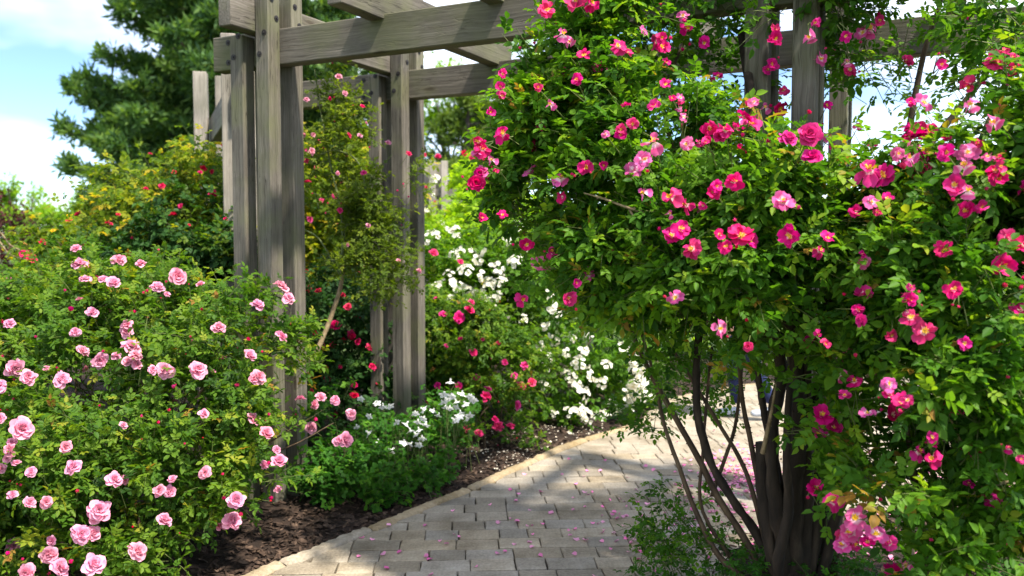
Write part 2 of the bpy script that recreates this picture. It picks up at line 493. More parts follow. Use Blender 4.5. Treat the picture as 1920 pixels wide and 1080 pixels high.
M['whitecool'] = petal_mat('petal_columbine', [(0.0, (0.80, 0.82, 0.66)), (0.4, (0.86, 0.86, 0.84)), (1.0, (0.88, 0.88, 0.88))], 0.0, 0.1)
M['yellow'] = petal_mat('petal_yellow', [(0.0, (0.80, 0.42, 0.02)), (1.0, (0.86, 0.62, 0.03))], 0.02, 0.3)
M['stamen'] = petal_mat('stamens', [(0.0, (0.72, 0.50, 0.10)), (0.6, (0.80, 0.48, 0.03)), (1.0, (0.85, 0.60, 0.05))], 0.01, 0.3, 0.2)
M['fallen'] = petal_mat('petal_fallen', [(0.0, (0.82, 0.40, 0.55)), (0.5, (0.80, 0.16, 0.42)), (1.0, (0.86, 0.42, 0.60))], 0.0, 0.6, 0.2)

# ------------------------------------------------------------------ ground, path
FAR = 900.0
me = mesh_of('ground', [(-FAR, -60, -0.03), (FAR, -60, -0.03), (FAR, FAR, -0.03), (-FAR, FAR, -0.03)], [(0, 1, 2, 3)], M['lawn'])
tag(put('ground', me), kind='structure')

# edging line of the path, traced on the ground (left border), then the far border running right
KERB = [G(430, 1105), G(490, 1080), G(590, 1042), G(690, 1000), G(775, 965), G(860, 930), G(930, 899), G(1000, 868), G(1090, 832), G(1190, 800)]
KERB = [Vector((p.x + .055, p.y - .03, 0)) for p in KERB]
KERB = [Vector((KERB[0].x - 1.25, KERB[0].y - 1.5, 0)), Vector((KERB[0].x - 0.5, KERB[0].y - 0.55, 0))] + KERB
k_end = KERB[-1]
KERB += [Vector((k_end.x + 0.30, k_end.y + 0.75, 0)), Vector((k_end.x + 0.75, k_end.y + 1.35, 0)), Vector((k_end.x + 1.6, k_end.y + 1.95, 0)),
         Vector((k_end.x + 3.2, k_end.y + 2.5, 0)), Vector((k_end.x + 7.0, k_end.y + 3.0, 0))]
KSM = [Vector((p.x, p.y, 0)) for p in catmull(KERB, 6)]


def kerb_x(y):
    """x of the left border at distance y"""
    for a, b in zip(KSM[:-1], KSM[1:]):
        if a.y <= y <= b.y and b.y > a.y:
            return a.x + (b.x - a.x) * (y - a.y) / (b.y - a.y)
    return -99 if y < KSM[0].y else 99


# mulch bed left of the path: one lumpy sheet
def sheet(name, x0, x1, y0, y1, nx, ny, zf, mat, inside=None):
    vs, fs, idx = [], [], {}
    for j in range(ny + 1):
        for i in range(nx + 1):
            x = x0 + (x1 - x0) * i / nx
            y = y0 + (y1 - y0) * j / ny
            idx[i, j] = len(vs)
            vs.append((x, y, zf(x, y)))
    for j in range(ny):
        for i in range(nx):
            q = [idx[i, j], idx[i + 1, j], idx[i + 1, j + 1], idx[i, j + 1]]
            c = np.mean([vs[k] for k in q], axis=0)
            if inside is None or inside(c[0], c[1]):
                fs.append(q)
    return put(name, mesh_of(name, vs, fs, mat, True))


def bed_z(x, y):
    d = kerb_x(y) - x if y < KSM[-1].y else 2
    base = 0.012 + 0.05 * max(0.0, min(1.0, d / 0.8))
    h = base + 0.02 * mnoise.noise(Vector((x * 5, y * 5, 0))) + 0.012 * mnoise.noise(Vector((x * 16, y * 16, 3)))
    return max(h, 0.004) if d > 0.02 else -0.02


o = sheet('mulch_bed', -5.5, 3.2, 2.4, 10.6, 150, 140, bed_z, M['mulch'], lambda x, y: x < kerb_x(y) + 0.02)
tag(o, kind='structure')

# right hand bed round the big rose
BED2 = [(0.60, 2.2), (0.72, 3.3), (0.88, 3.85), (1.10, 4.28), (1.55, 4.62), (2.3, 4.85), (3.4, 4.8), (5.5, 4.4), (6.5, 2.2)]
BED2S = [(p.x, p.y) for p in catmull([Vector((a, b, 0)) for a, b in BED2], 5)]


def in_poly(x, y, P):
    c = False
    j = len(P) - 1
    for i in range(len(P)):
        if (P[i][1] > y) != (P[j][1] > y) and x < (P[j][0] - P[i][0]) * (y - P[i][1]) / (P[j][1] - P[i][1]) + P[i][0]:
            c = not c
        j = i
    return c


def poly_dist(x, y, P):
    d = 9
    for i in range(len(P) - 1):
        a, b = Vector(P[i]), Vector(P[i + 1])
        t = max(0, min(1, (Vector((x, y)) - a).dot(b - a) / max((b - a).length_squared, 1e-9)))
        d = min(d, (a + (b - a) * t - Vector((x, y))).length)
    return d


def bed2_z(x, y):
    d = poly_dist(x, y, BED2S)
    if not in_poly(x, y, BED2S):
        return 0.02 - d * 0.8
    return 0.022 + 0.07 * min(1, d / 0.5) + 0.02 * mnoise.noise(Vector((x * 6, y * 6, 0)))


o = sheet('rose_bed', 0.5, 6.5, 2.2, 5.0, 100, 60, bed2_z, M['mulch'], lambda x, y: in_poly(x, y, BED2S) or poly_dist(x, y, BED2S) < 0.05)
tag(o, kind='structure')

# bark chips on both beds: uncountable
def flakes(name, pts, smin, smax, mat, kind='stuff', tilt=0.5, asp=0.35, attr=None, curl=0.0, parent=None):
    n = len(pts)
    P = np.array(pts)
    a = RNG.uniform(0, 2 * np.pi, n)
    D = np.stack([np.cos(a), np.sin(a), RNG.normal(0, tilt * .5, n)], 1)
    D = unit(D)
    U = unit(np.stack([RNG.normal(0, tilt, n), RNG.normal(0, tilt, n), np.ones(n)], 1))
    S = unit(np.cross(D, U)); U = np.cross(S, D)
    L_ = RNG.uniform(smin, smax, n)[:, None]
    Wd = L_ * RNG.uniform(asp * .7, asp * 1.4, n)[:, None]
    lift = np.array(curl)
    V = np.stack([P - D * L_ * .5 - S * Wd * .4 + U * lift * L_, P - D * L_ * .5 + S * Wd * .4 + U * lift * L_, P + S * Wd * .55, P + D * L_ * .5 + S * Wd * .3 + U * lift * L_,
                  P + D * L_ * .5 - S * Wd * .3 + U * lift * L_, P - S * Wd * .55], 1).reshape(-1, 3)
    b = np.arange(n)[:, None] * 6
    Q = np.concatenate([b + np.array([0, 1, 2, 5]), b + np.array([5, 2, 3, 4])], 0)
    at = {'pr': np.repeat(RNG.random(n), 6), 'pv': np.repeat(RNG.random(n), 6)}
    o = put(name, mesh_np(name, V, Q, mat, at), parent)
    o['kind'] = kind
    return o


pts = []
while len(pts) < 7000:
    y = random.uniform(3.2, 9.0) if random.random() < .5 else random.uniform(3.4, 6.5)
    x = kerb_x(y) - 0.03 - abs(random.gauss(0, 0.55))
    pts.append((x, y, bed_z(x, y) + random.uniform(0.002, 0.014)))
while len(pts) < 10500:
    x, y = random.uniform(0.6, 4), random.uniform(3.0, 4.9)
    if in_poly(x, y, BED2S):
        pts.append((x, y, bed2_z(x, y) + random.uniform(0.002, 0.012)))
tag(flakes('bark_chips', pts, 0.012, 0.05, M['chip']), label='brown bark chips strewn over the planting beds', cat='bark chips')

# ---- the path: joint sheet with pavers on it
XR = 9.0
pv, pf = [], []
for a in KSM:
    pv.append((a.x - 0.02, a.y, 0.0)); pv.append((max(XR, a.x + .1), a.y, 0.0))
for i in range(len(KSM) - 1):
    pf.append((2 * i, 2 * i + 1, 2 * i + 3, 2 * i + 2))
path = tag(put('path', mesh_of('path', pv, pf, M['joint'])), kind='structure')


def clip(poly, p, n):
    out = []
    for i in range(len(poly)):
        a, b = poly[i], poly[(i + 1) % len(poly)]
        da, db = (a - p).dot(n), (b - p).dot(n)
        if da >= 0: out.append(a)
        if (da >= 0) != (db >= 0):
            out.append(a + (b - a) * (da / (da - db)))
    return out


def prism(poly, z0, z1, ch, jitter=0.0):
    """bevelled stone from a convex outline; returns verts, faces"""
    c = sum(poly, Vector((0, 0))) / len(poly)
    n = len(poly)
    tx, ty = random.gauss(0, 0.006), random.gauss(0, 0.006)
    def z(p, h): return h + (p.x - c.x) * tx + (p.y - c.y) * ty
    v, f = [], []
    for p in poly: v.append((p.x, p.y, z0))
    for p in poly: v.append((p.x, p.y, z(p, z1 - ch)))
    for p in poly:
        q = p + (c - p).normalized() * ch * random.uniform(0.8, 2.0)
        v.append((q.x, q.y, z(q, z1)))
    for i in range(n):
        j = (i + 1) % n
        f.append((i, j, n + j, n + i)); f.append((n + i, n + j, 2 * n + j, 2 * n + i))
    f.append(tuple(range(2 * n, 3 * n)))
    return v, f


ROWD = 0.140
ang = R(3.0)
ex, ey = Vector((math.cos(ang), math.sin(ang))), Vector((-math.sin(ang), math.cos(ang)))
stones = []
org = Vector((0, 2.6))
rr = random.Random(5)
for row in range(-2, 52):
    x = -2.6 + rr.uniform(0, .3)
    x = x - row * ROWD * 0.0
    while x < 7.5:
        w = rr.choice([0.145, 0.175, 0.175, 0.21, 0.235, 0.235, 0.28])
        g = 0.0028
        corners = [(x + g, g), (x + w - g, g), (x + w - g, ROWD - g), (x + g, ROWD - g)]
        poly = []
        for (a, b) in corners:
            q = org + ex * (a + rr.uniform(-.003, .003)) + ey * (row * ROWD + b + rr.uniform(-.003, .003))
            poly.append(q)
        x += w
        poly = [q for k in range(4) for q in (poly[k], poly[k].lerp(poly[(k + 1) % 4], rr.uniform(.35, .65)) + (ex if k % 2 else ey) * rr.uniform(-.0022, .0022))]
        cx, cy = sum(p.x for p in poly) / 8, sum(p.y for p in poly) / 8
        if cy > KSM[-1].y - .1 or cy < 2.4: continue
        if cx < kerb_x(cy) - 0.3 or cx > 7: continue
        # cut along the border
        best = min(range(len(KSM) - 1), key=lambda i: ((KSM[i] + KSM[i + 1]) * .5 - Vector((cx, cy, 0))).length_squared)
        a, b = KSM[best], KSM[best + 1]
        t = Vector((b.x - a.x, b.y - a.y)).normalized()
        nrm = Vector((t.y, -t.x))
        poly = clip(poly, Vector((a.x, a.y)) + nrm * 0.012, nrm)
        if len(poly) < 3: continue
        area = abs(sum(poly[i].x * poly[(i + 1) % len(poly)].y - poly[(i + 1) % len(poly)].x * poly[i].y for i in range(len(poly)))) / 2
        if area < 0.0025: continue
        if in_poly(cx, cy, BED2S) and poly_dist(cx, cy, BED2S) > 0.2: continue
        px = 960 + FPX * cx / cy
        stones.append((cy if -60 < px < 1600 else cy + 100, poly))
stones.sort(key=lambda s: s[0])
sv, sf = [], []
for i, (key, poly) in enumerate(stones):
    z1 = 0.034 + random.gauss(0, 0.0022)
    c = sum(poly, Vector((0, 0))) / len(poly)
    if i < 300:
        v, f = prism([p - c for p in poly], 0.002, z1, 0.004)
        put('paver', mesh_of('paver', v, f, M['paver']), path, (c.x, c.y, 0))
    else:
        v, f = prism(poly, 0.002, z1, 0.004)
        b = len(sv)
        sv += v
        sf += [tuple(k + b for k in q) for q in f]
o = put('far_pavers', mesh_of('far_pavers', sv, sf, M['paver']), path)
o['kind'] = 'stuff'

# ---- edging stones
kerb = empty('kerb', (0, 0, 0))
tag(kerb, kind='structure')
acc, seg = 0.0, []
target = random.uniform(.55, .8)
fine = catmull(KERB, 16)
fine = [Vector((p.x, p.y, 0)) for p in fine]
runs, cur = [], [fine[0]]
for a, b in zip(fine[:-1], fine[1:]):
    cur.append(b); acc += (b - a).length
    if acc > target:
        runs.append(cur); cur = [b]; acc = 0; target = random.uniform(.45, .85)
for run in runs:
    if len(run) < 3: continue
    v, f = [], []
    o0 = run[0]
    n = len(run)
    ws = random.uniform(.062, .078)
    hs_ = random.uniform(.040, .052)
    sh = random.gauss(0, .004)
    for i, p in enumerate(run):
        t = (run[min(i + 1, n - 1)] - run[max(i - 1, 0)]).normalized()
        s = Vector((t.y, -t.x, 0))
        q = p - o0
        if i == 0: q = q + t * 0.005
        if i == n - 1: q = q - t * 0.005
        e = 0.72 if i in (0, n - 1) else 1.0
        j = lambda k: random.uniform(-k, k)
        w1 = ws * (1 + j(.16))
        for (a, z) in ((-w1 + sh, -0.01), (-w1 + sh, hs_ * .62 * e + j(.004)), (-w1 * .72 + sh, hs_ * e + j(.003)), (-w1 * .3 + sh, hs_ * 1.05 * e + j(.003)), (-.004 + sh, hs_ * .95 * e + j(.003)), (.008 + sh, hs_ * .6 * e + j(.003)), (.010 + sh, -0.01)):
            c_ = q + s * a
            v.append((c_.x, c_.y, z))
    for i in range(n - 1):
        for k in range(6):
            f.append((i * 7 + k, i * 7 + k + 1, (i + 1) * 7 + k + 1, (i + 1) * 7 + k))
    f.append(tuple(range(7))[::-1]); f.append(tuple(range((n - 1) * 7, n * 7)))
    put('edging_stone', mesh_of('edging_stone', v, f, M['kerb']), kerb, o0)

# ------------------------------------------------------------------ timber
import bmesh
_timber = {}


def timber_mesh(L_, w, h, mat, ch=0.005):
    key = (round(L_, 3), round(w, 3), round(h, 3), mat.name)
    if key in _timber: return _timber[key]
    bm = bmesh.new()
    bmesh.ops.create_cube(bm, size=1.0)
    bmesh.ops.scale(bm, vec=(L_, w, h), verts=bm.verts)
    bmesh.ops.bevel(bm, geom=list(bm.edges), offset=ch, segments=1, affect='EDGES')
    me = bpy.data.meshes.new('timber')
    bm.to_mesh(me); bm.free()
    me.materials.append(mat)
    _timber[key] = me
    return me


def post(name, root, x, y, z0, z1, w, mat, yaw):
    me = timber_mesh(z1 - z0, w, w, mat)
    q = Matrix.Rotation(yaw, 3, 'Z').to_quaternion() @ Matrix.Rotation(R(90), 3, 'Y').to_quaternion()
    return put(name, me, root, (x, y, (z0 + z1) / 2), q)


def plank(name, root, a, b, w, h, mat):
    """beam from a to b (centre line), h upright"""
    a, b = Vector(a), Vector(b)
    d = (b - a)
    me = timber_mesh(d.length, w, h, mat)
    x = d.normalized()
    y = Vector((0, 0, 1)).cross(x).normalized()
    z = x.cross(y)
    q = Matrix((x, y, z)).transposed().to_quaternion()
    return put(name, me, root, (a + b) / 2, q)


VV = Vector((0.446, 0.895, 0)).normalized()
UU = Vector((VV.y, -VV.x, 0))
YAW = math.atan2(UU.y, UU.x)
PW, PP = 0.094, 0.190
C1 = Vector((-1.268, 4.98, 0))
SPAN, LEN = 2.85, 1.30
zb = 1.55 + (W(525, 120, 4.83).z - 1.55)
BH = 0.195
ZT = zb + BH
perg = empty('pergola', (C1.x, C1.y, 0))
tag(perg, 'grey weathered timber pergola arching over the paved path on clustered posts', 'pergola')
bolt_me = None
tb = Tubes().add([(0, 0, -0.004), (0, 0, 0.0035)], [0.0165, 0.0165], 12)
bolt_ring = tb
bv, bf = list(tb.v), list(tb.f)
b0 = len(bv)
t2 = Tubes().add([(0, 0, 0.0), (0, 0, 0.009)], [0.0075, 0.0065], 6)
bf += [tuple(k + b0 for k in f) for f in t2.f]
bv += t2.v
bolt_me = mesh_of('bolt', bv, bf, M['iron'])


def bolt(parent_obj, wpos, nrm):
    """a bolt head on a post, child of that post"""
    o = bpy.data.objects.new('bolt', bolt_me)
    COL.objects.link(o)
    o.parent = parent_obj
    mw = Matrix.Translation(Vector(wpos)) @ Vector(nrm).to_track_quat('Z', 'Y').to_matrix().to_4x4()
    pm = Matrix.Translation(rootpos(parent_obj)) @ parent_obj.rotation_quaternion.to_matrix().to_4x4()
    o.matrix_local = pm.inverted() @ mw
    return o


ZRB = ZT - 0.028          # underside of the rafters, notched over the beams
RH = 0.19
for (su, lv) in ((0, 0), (SPAN, 0), (0, LEN), (SPAN, LEN)):
    c = C1 + UU * su + VV * lv
    b = c - VV * PP
    a = b - UU * PP
    d = c - UU * PP
    TALL = ZT + 0.62
    foot = 1.95 if (su, lv) == (SPAN, 0) else -0.05      # short hanging blocks instead of full posts at one corner
    pa = post('post', perg, a.x, a.y, foot, ZT - 0.032, PW, M['wood'], YAW)
    pb = post('post', perg, b.x, b.y, -0.05, TALL, PW, M['wood'], YAW)
    pc = post('post', perg, c.x, c.y, -0.05, TALL - 0.02, PW, M['wood'], YAW)
    pd = post('post', perg, d.x, d.y, foot, ZT - 0.034, PW, M['wood'], YAW)
    for p_, q in ((pa, a), (pb, b)):
        for k, (du, z) in enumerate(((0.018, zb + BH * .80), (-0.018, zb + BH * .22))):
            bolt(p_, q - VV * (PW / 2) + UU * du + Vector((0, 0, z)), -VV)
    for p_, q in ((pb, b), (pc, c)):
        for k, (du, z) in enumerate(((-0.018, ZRB + RH * .92), (0.018, ZRB + RH * .40))):
            bolt(p_, q + UU * (PW / 2) + VV * du + Vector((0, 0, z)), UU)
BT = PP - PW - 0.001
mid0 = C1 - VV * (PP / 2)
for lv, s0, s1 in ((0, -0.46, SPAN + 1.15), (LEN, -1.00, SPAN + 1.45)):
    m0 = mid0 + VV * lv
    z = zb + BH / 2
    bo = plank('beam', perg, m0 + UU * s0 + Vector((0, 0, z)), m0 + UU * s1 + Vector((0, 0, z)), BT, BH, M['wood'])
    for (du, dz) in ((-0.34, .8), (-0.34, .22)):
        bolt(bo, m0 + UU * du - VV * (BT / 2) + Vector((0, 0, zb + BH * dz)), -VV)
for i, s in enumerate((-PP / 2, 0.70, 1.40, 2.10, SPAN - PP / 2, SPAN + 0.55)):
    f0 = -0.32 if s < 0 else -0.40
    f1 = LEN + (0.25 if s < 0 else 0.14)
    m0 = mid0 + UU * s
    z = ZRB + RH / 2
    plank('rafter', perg, m0 + VV * f0 + Vector((0, 0, z)), m0 + VV * f1 + Vector((0, 0, z)), BT - 0.004, RH, M['wood'])

# second pergola farther left, seen past the first one
p2 = empty('pergola', (W(379, 300, 8.6).x, 8.6, 0))
tag(p2, 'pale grey timber posts with a beam rising between them, left behind the near pergola', 'pergola')
a = W(379, 300, 8.4); b = W(419, 300, 8.9)
zt_ = W(379, 136, 8.4).z
ya = R(12)
post('post', p2, a.x, a.y, -0.05, zt_, 0.125, M['wood_pale'], ya)
post('post', p2, b.x, b.y, -0.05, zt_ + .05, 0.125, M['wood_pale'], ya)
e1 = W(404, 245, 8.5); e0 = W(462, 100, 5.9)
e0.z = e1.z
dd = (e1 - e0).normalized()
far_end = e1 + dd * 0.15
plank('beam', p2, (e0.x, e0.y, e1.z), (far_end.x, far_end.y, e1.z), 0.10, 0.24, M['wood'])
pp_ = e0 + dd * 0.15
post('post', p2, pp_.x - 0.105, pp_.y, -0.05, e1.z + 0.35, 0.1, M['wood_pale'], ya)
post('post', p2, pp_.x + 0.105, pp_.y, -0.05, e1.z + 0.35, 0.1, M['wood_pale'], ya)

# far timber screen between pergola and roses
p3 = empty('timber_screen', (W(815, 300, 12).x, 12, 0))
tag(p3, 'pale timber screen of upright boards with two rails behind the white roses', 'screen')
for k, (px, top, dy) in enumerate(((797, 305, .1), (810, 300, -.06), (822, 305, .1), (833, 302, -.06))):
    c = W(px, top, 12 + dy)
    post('board', p3, c.x, c.y, -0.05, c.z, 0.095, M['wood_pale'], R(8))
for (py0, h) in ((362, .09), (380, .07)):
    a = W(800, py0, 12); b = W(960, py0 + 2, 11.7)
    plank('rail', p3, (a.x, 12.0, a.z), (b.x, 11.7, a.z), 0.05, h, M['wood_pale'])
c = W(955, 360, 11.72)
post('board', p3, c.x, c.y + .085, -0.05, c.z + .25, 0.095, M['wood_pale'], R(8))

# ------------------------------------------------------------------ foliage
def leaflet(bx, by, ang, L_, w, fold=0.22, droop=0.12, rng=random):
    ca, sa = math.cos(ang), math.sin(ang)
    pts = [(0, 0, 0), (-w * .82, .30, fold * .8), (-w * .86, .62, fold * .7 - droop * .3), (0, 1, -droop), (w * .86, .62, fold * .7 - droop * .3), (w * .82, .30, fold * .8)]
    out = []
    for x, y, z in pts:
        x, y, z = x * L_, y * L_, z * L_ * w * 1.6
        out.append((bx + x * ca + y * sa, by - x * sa + y * ca, z))
    return out


def compound(pairs, L_=1.0, w=0.32, seed=0, rachis=True, spread=62):
    rg = random.Random(seed)
    V, Q = [], []
    def add(pts):
        b = len(V)
        V.extend(pts)
        Q.append((b, b + 3, b + 2, b + 1)); Q.append((b, b + 5, b + 4, b + 3))
    rl = (0.45 + 0.5 * pairs) * L_
    j = lambda k: rg.uniform(-k, k)
    for i in range(pairs):
        y = rl * (0.42 + 0.55 * i / max(pairs, 1))
        s = L_ * (0.74 + 0.2 * i / max(pairs - 1, 1)) * (1 + j(.12))
        for sg in (-1, 1):
            pts = leaflet(0, y, sg * R(spread + j(12)), s, w * (1 + j(.12)), 0.3 + j(.15), 0.2 + j(.3))
            a = j(.35)
            pts = [(x, yy, z + x * a * .5) for x, yy, z in pts]
            add(pts)
    add(leaflet(0, rl, R(j(10)), L_ * (1 + j(.1)), w * (1 + j(.1)), 0.3 + j(.15), 0.3 + j(.3)))
    V = [(x, y, z - 0.10 * (y / max(rl, .01)) ** 2 * L_) for x, y, z in V]
    if rachis:
        b = len(V)
        t = 0.018 * L_
        V += [(-t, 0, 0), (t, 0, 0), (t * .6, rl, -.10 * L_), (-t * .6, rl, -.10 * L_)]
        Q.append((b, b + 1, b + 2, b + 3))
    return np.array(V), np.array(Q)


def single(w=0.35, fold=.3, seed=0):
    V = np.array(leaflet(0, 0, 0, 1.0, w, fold, .25))
    return V, np.array([(0, 3, 2, 1), (0, 5, 4, 3)])


def diamond(w=0.3):
    return np.array([(0, 0, 0), (w, .5, .12 * w), (0, 1, -.05), (-w, .5, .12 * w)]), np.array([(0, 1, 2, 3)])


def ternate(seed=0):
    """columbine leaf: three lobed leaflets on a long stalk"""
    rg = random.Random(seed)
    V, Q = [], []
    for a in (-70, 0, 70):
        for da, s in ((-32, .62), (0, .8), (32, .62)):
            b = len(V)
            V.extend(leaflet(math.sin(R(a)) * .25, .55 + math.cos(R(a)) * .25, R(a + da + rg.uniform(-8, 8)), s * rg.uniform(.85, 1.1), .42, .15, .15))
            Q.append((b, b + 3, b + 2, b + 1)); Q.append((b, b + 5, b + 4, b + 3))
    b = len(V)
    V += [(-.02, 0, 0), (.02, 0, 0), (.02, .8, 0), (-.02, .8, 0)]
    Q.append((b, b + 1, b + 2, b + 3))
    return np.array(V), np.array(Q)


T_ROSE = [compound(random.Random(s).choice([2, 2, 3, 3]), 1, .33, s) for s in range(10)]
T_SMALL = [compound(random.Random(s).choice([2, 3, 3]), 1, .31, s + 50) for s in range(8)]
T_FAR = [compound(2, 1, .36, s + 90, False) for s in range(6)]
T_LEAF = [single(.36), single(.42, .2), single(.3, .4)]
T_DIA = [diamond(.34)]
T_NEEDLE = [diamond(.075)]
T_HERB = [ternate(s) for s in range(6)]


def project(P):
    rel = P - np.array([0, 0, EYE])
    dep = rel[:, 1] * CP - rel[:, 2] * SP_
    up = rel[:, 1] * SP_ + rel[:, 2] * CP
    return 960 + FPX * rel[:, 0] / dep, 540 - FPX * up / dep, dep


def frames(D, N):
    D = unit(D)
    S = unit(np.cross(D, N))
    N = np.cross(S, D)
    return D, S, N


def mass(name, templates, P, D, N, S, tint, mat, parent, kind='stuff'):
    """thousands of leaves as one mesh"""
    D, SD, N = frames(D, N)
    Vs, Qs, Ts = [], [], []
    off = 0
    pick = RNG.integers(0, len(templates), len(P))
    for k, (TV, TQ) in enumerate(templates):
        m = np.where(pick == k)[0]
        if not len(m): continue
        TVf = TV.astype(float)
        v = P[m][:, None, :] + S[m][:, None, None] * (TVf[None, :, 0:1] * SD[m][:, None, :] + TVf[None, :, 1:2] * D[m][:, None, :] + TVf[None, :, 2:3] * N[m][:, None, :])
        nv = len(TV)
        Vs.append(v.reshape(-1, 3))
        q = TQ[None] + (off + np.arange(len(m)) * nv)[:, None, None]
        Qs.append(q.reshape(-1, 4))
        # leaflets of one leaf differ slightly
        jit = RNG.normal(0, .05, (len(m), nv // 6 + 1)).repeat(6, axis=1)[:, :nv]
        Ts.append(np.clip(tint[m][:, None] + jit, 0, 1).ravel())
        off += len(m) * nv
    org = rootpos(parent) if parent is not None else Vector((0, 0, 0))
    V = np.concatenate(Vs) - np.array(org)
    o = put(name, mesh_np(name, V, np.concatenate(Qs), mat, {'tint': np.concatenate(Ts)}), parent, org)
    if kind: o['kind'] = kind
    return o


_leafvar = {}


def leaf_objects(idx, templates, tkey, P, D, N, S, tint, mat, parent):
    """the leaves that show largest, each an object of its own sharing mesh data"""
    D, SD, N = frames(D, N)
    for i in idx:
        k = int(RNG.integers(0, len(templates)))
        tl = int(min(7, max(0, round(tint[i] * 7))))
        key = (tkey, k, tl, mat.name)
        if key not in _leafvar:
            TV, TQ = templates[k]
            at = np.clip(tl / 7 + RNG.normal(0, .04, len(TV) // 6 + 1).repeat(6)[:len(TV)], 0, 1)
            _leafvar[key] = mesh_np('leaf', TV, TQ, mat, {'tint': at})
        m3 = Matrix((Vector(SD[i]), Vector(D[i]), Vector(N[i]))).transposed()
        put('leaf', _leafvar[key], parent, P[i], m3.to_quaternion(), float(S[i]))


def blob(px, py, Y, rx, ry=None, rz=None):
    c = W(px, py, Y)
    return (np.array(c), np.array([rx, ry or rx, rz or rx]))


def wblob(x, y, z, rx, ry=None, rz=None):
    return (np.array([x, y, z]), np.array([rx, ry or rx, rz or rx]))


def gen_shoots(blobs, n, length, up=0.45, front=0.45, inner=0.5, dens=3.2, thr=-0.12, jitter=0.45, zmin=0.06):
    wts = np.array([r[0] * r[2] + r[0] * r[1] for c, r in blobs])
    wts = wts / wts.sum()
    P, D, O = [], [], []
    need = n
    tries = 0
    while need > 0 and tries < 40:
        tries += 1
        k = RNG.choice(len(blobs), size=need * 2, p=wts)
        d = unit(RNG.normal(size=(need * 2, 3)))
        C = np.array([blobs[i][0] for i in k]); Rr = np.array([blobs[i][1] for i in k])
        keep = (RNG.random(need * 2) < np.where(d[:, 1] > 0.25, front, 1.0)) & (d[:, 2] > -0.75)
        f = inner + (1.06 - inner) * RNG.random(need * 2) ** 0.65
        p = C + Rr * d * f[:, None]
        p += RNG.normal(0, .02, p.shape)
        keep &= p[:, 2] > zmin
        ii = np.where(keep)[0]
        ok = [i for i in ii if mnoise.noise(Vector(p[i] * dens)) > thr + 0.12 * random.random()]
        ok = ok[:need]
        P.append(p[ok]); O.append(d[ok]); need -= len(ok)
    P = np.concatenate(P); O = np.concatenate(O)
    D = unit(O * 0.75 + np.array([0, 0, up]) + RNG.normal(0, jitter, P.shape))
    L_ = RNG.uniform(length[0], length[1], len(P))
    return P, D, O, L_


def leaves_on(P, D, L_, m, size, droop=0.15, young=0.22, tbase=0.38, tvar=0.14):
    n = len(P)
    t = (np.arange(m)[None, :] + RNG.random((n, m)) * .8) / m
    pos = P[:, None, :] + D[:, None, :] * (t * L_[:, None])[:, :, None]
    pos[:, :, 2] -= (t ** 2) * L_[:, None] * droop
    # leaves spiral round the shoot
    a0 = RNG.random(n)[:, None] * 6.28 + np.arange(m)[None, :] * 2.4 + RNG.normal(0, .3, (n, m))
    ref = np.where(np.abs(D[:, 2:3]) > .9, np.array([[1., 0, 0]]), np.array([[0, 0, 1.]]))
    X = unit(np.cross(D, ref)); Yv = np.cross(D, X)
    rad = X[:, None, :] * np.cos(a0)[:, :, None] + Yv[:, None, :] * np.sin(a0)[:, :, None]
    ld = unit(rad * 0.95 + D[:, None, :] * (0.25 + 0.5 * t[:, :, None]) + RNG.normal(0, .15, (n, m, 3)) + np.array([0, 0, -.06]))
    nn = unit(np.array([0.15, -0.12, 1.0]) + RNG.normal(0, .42, (n, m, 3)) + 0.3 * rad * -0.5)
    sz = RNG.uniform(size[0], size[1], (n, m)) * (1.05 - .4 * t)
    tint = tbase + RNG.normal(0, tvar, (n, 1)) + RNG.normal(0, .07, (n, m)) + young * np.clip((t - .6) / .4, 0, 1) * RNG.random((n, 1)) * 1.6
    return pos.reshape(-1, 3), ld.reshape(-1, 3), nn.reshape(-1, 3), sz.ravel(), np.clip(tint, 0, 1).ravel()


def twigs(name, P, D, L_, r, mat, parent, back=0.06, extra=None):
    """thin stems under the leaves, three sided"""
    A = P - D * back
    B = P + D * (L_[:, None] * 0.97)
    B[:, 2] -= L_ * .13
    Mi = P + D * (L_[:, None] * 0.5)
    Mi[:, 2] -= L_ * .03
    rad = np.full(len(A), r)
    if extra is not None and len(extra[0]):
        A = np.concatenate([A, extra[0]]); B = np.concatenate([B, extra[1]]); Mi = np.concatenate([Mi, (extra[0] + extra[1]) / 2]); rad = np.concatenate([rad, np.full(len(extra[0]), r * 1.1)])
    dd_ = unit(B - A)
    ref = np.where(np.abs(dd_[:, 2:3]) > .9, np.array([[1., 0, 0]]), np.array([[0, 0, 1.]]))
    X = unit(np.cross(dd_, ref)); Yv = np.cross(dd_, X)
    rings = []
    for c, s in ((A, 1.0), (Mi, .85), (B, .5)):
        for k in range(3):
            a = 2.094 * k
            rings.append(c + (X * math.cos(a) + Yv * math.sin(a)) * (rad * s)[:, None])
    V = np.stack(rings, 1).reshape(-1, 3)
    b = np.arange(len(A))[:, None] * 9
    Q = []
    for s in range(2):
        for k in range(3):
            k2 = (k + 1) % 3
            Q.append(b + np.array([s * 3 + k, s * 3 + k2, s * 3 + 3 + k2, s * 3 + 3 + k]))
    org = rootpos(parent)
    o = put(name, mesh_np(name, V - np.array(org), np.concatenate(Q), mat), parent, org)
    o['kind'] = 'stuff'
    return o


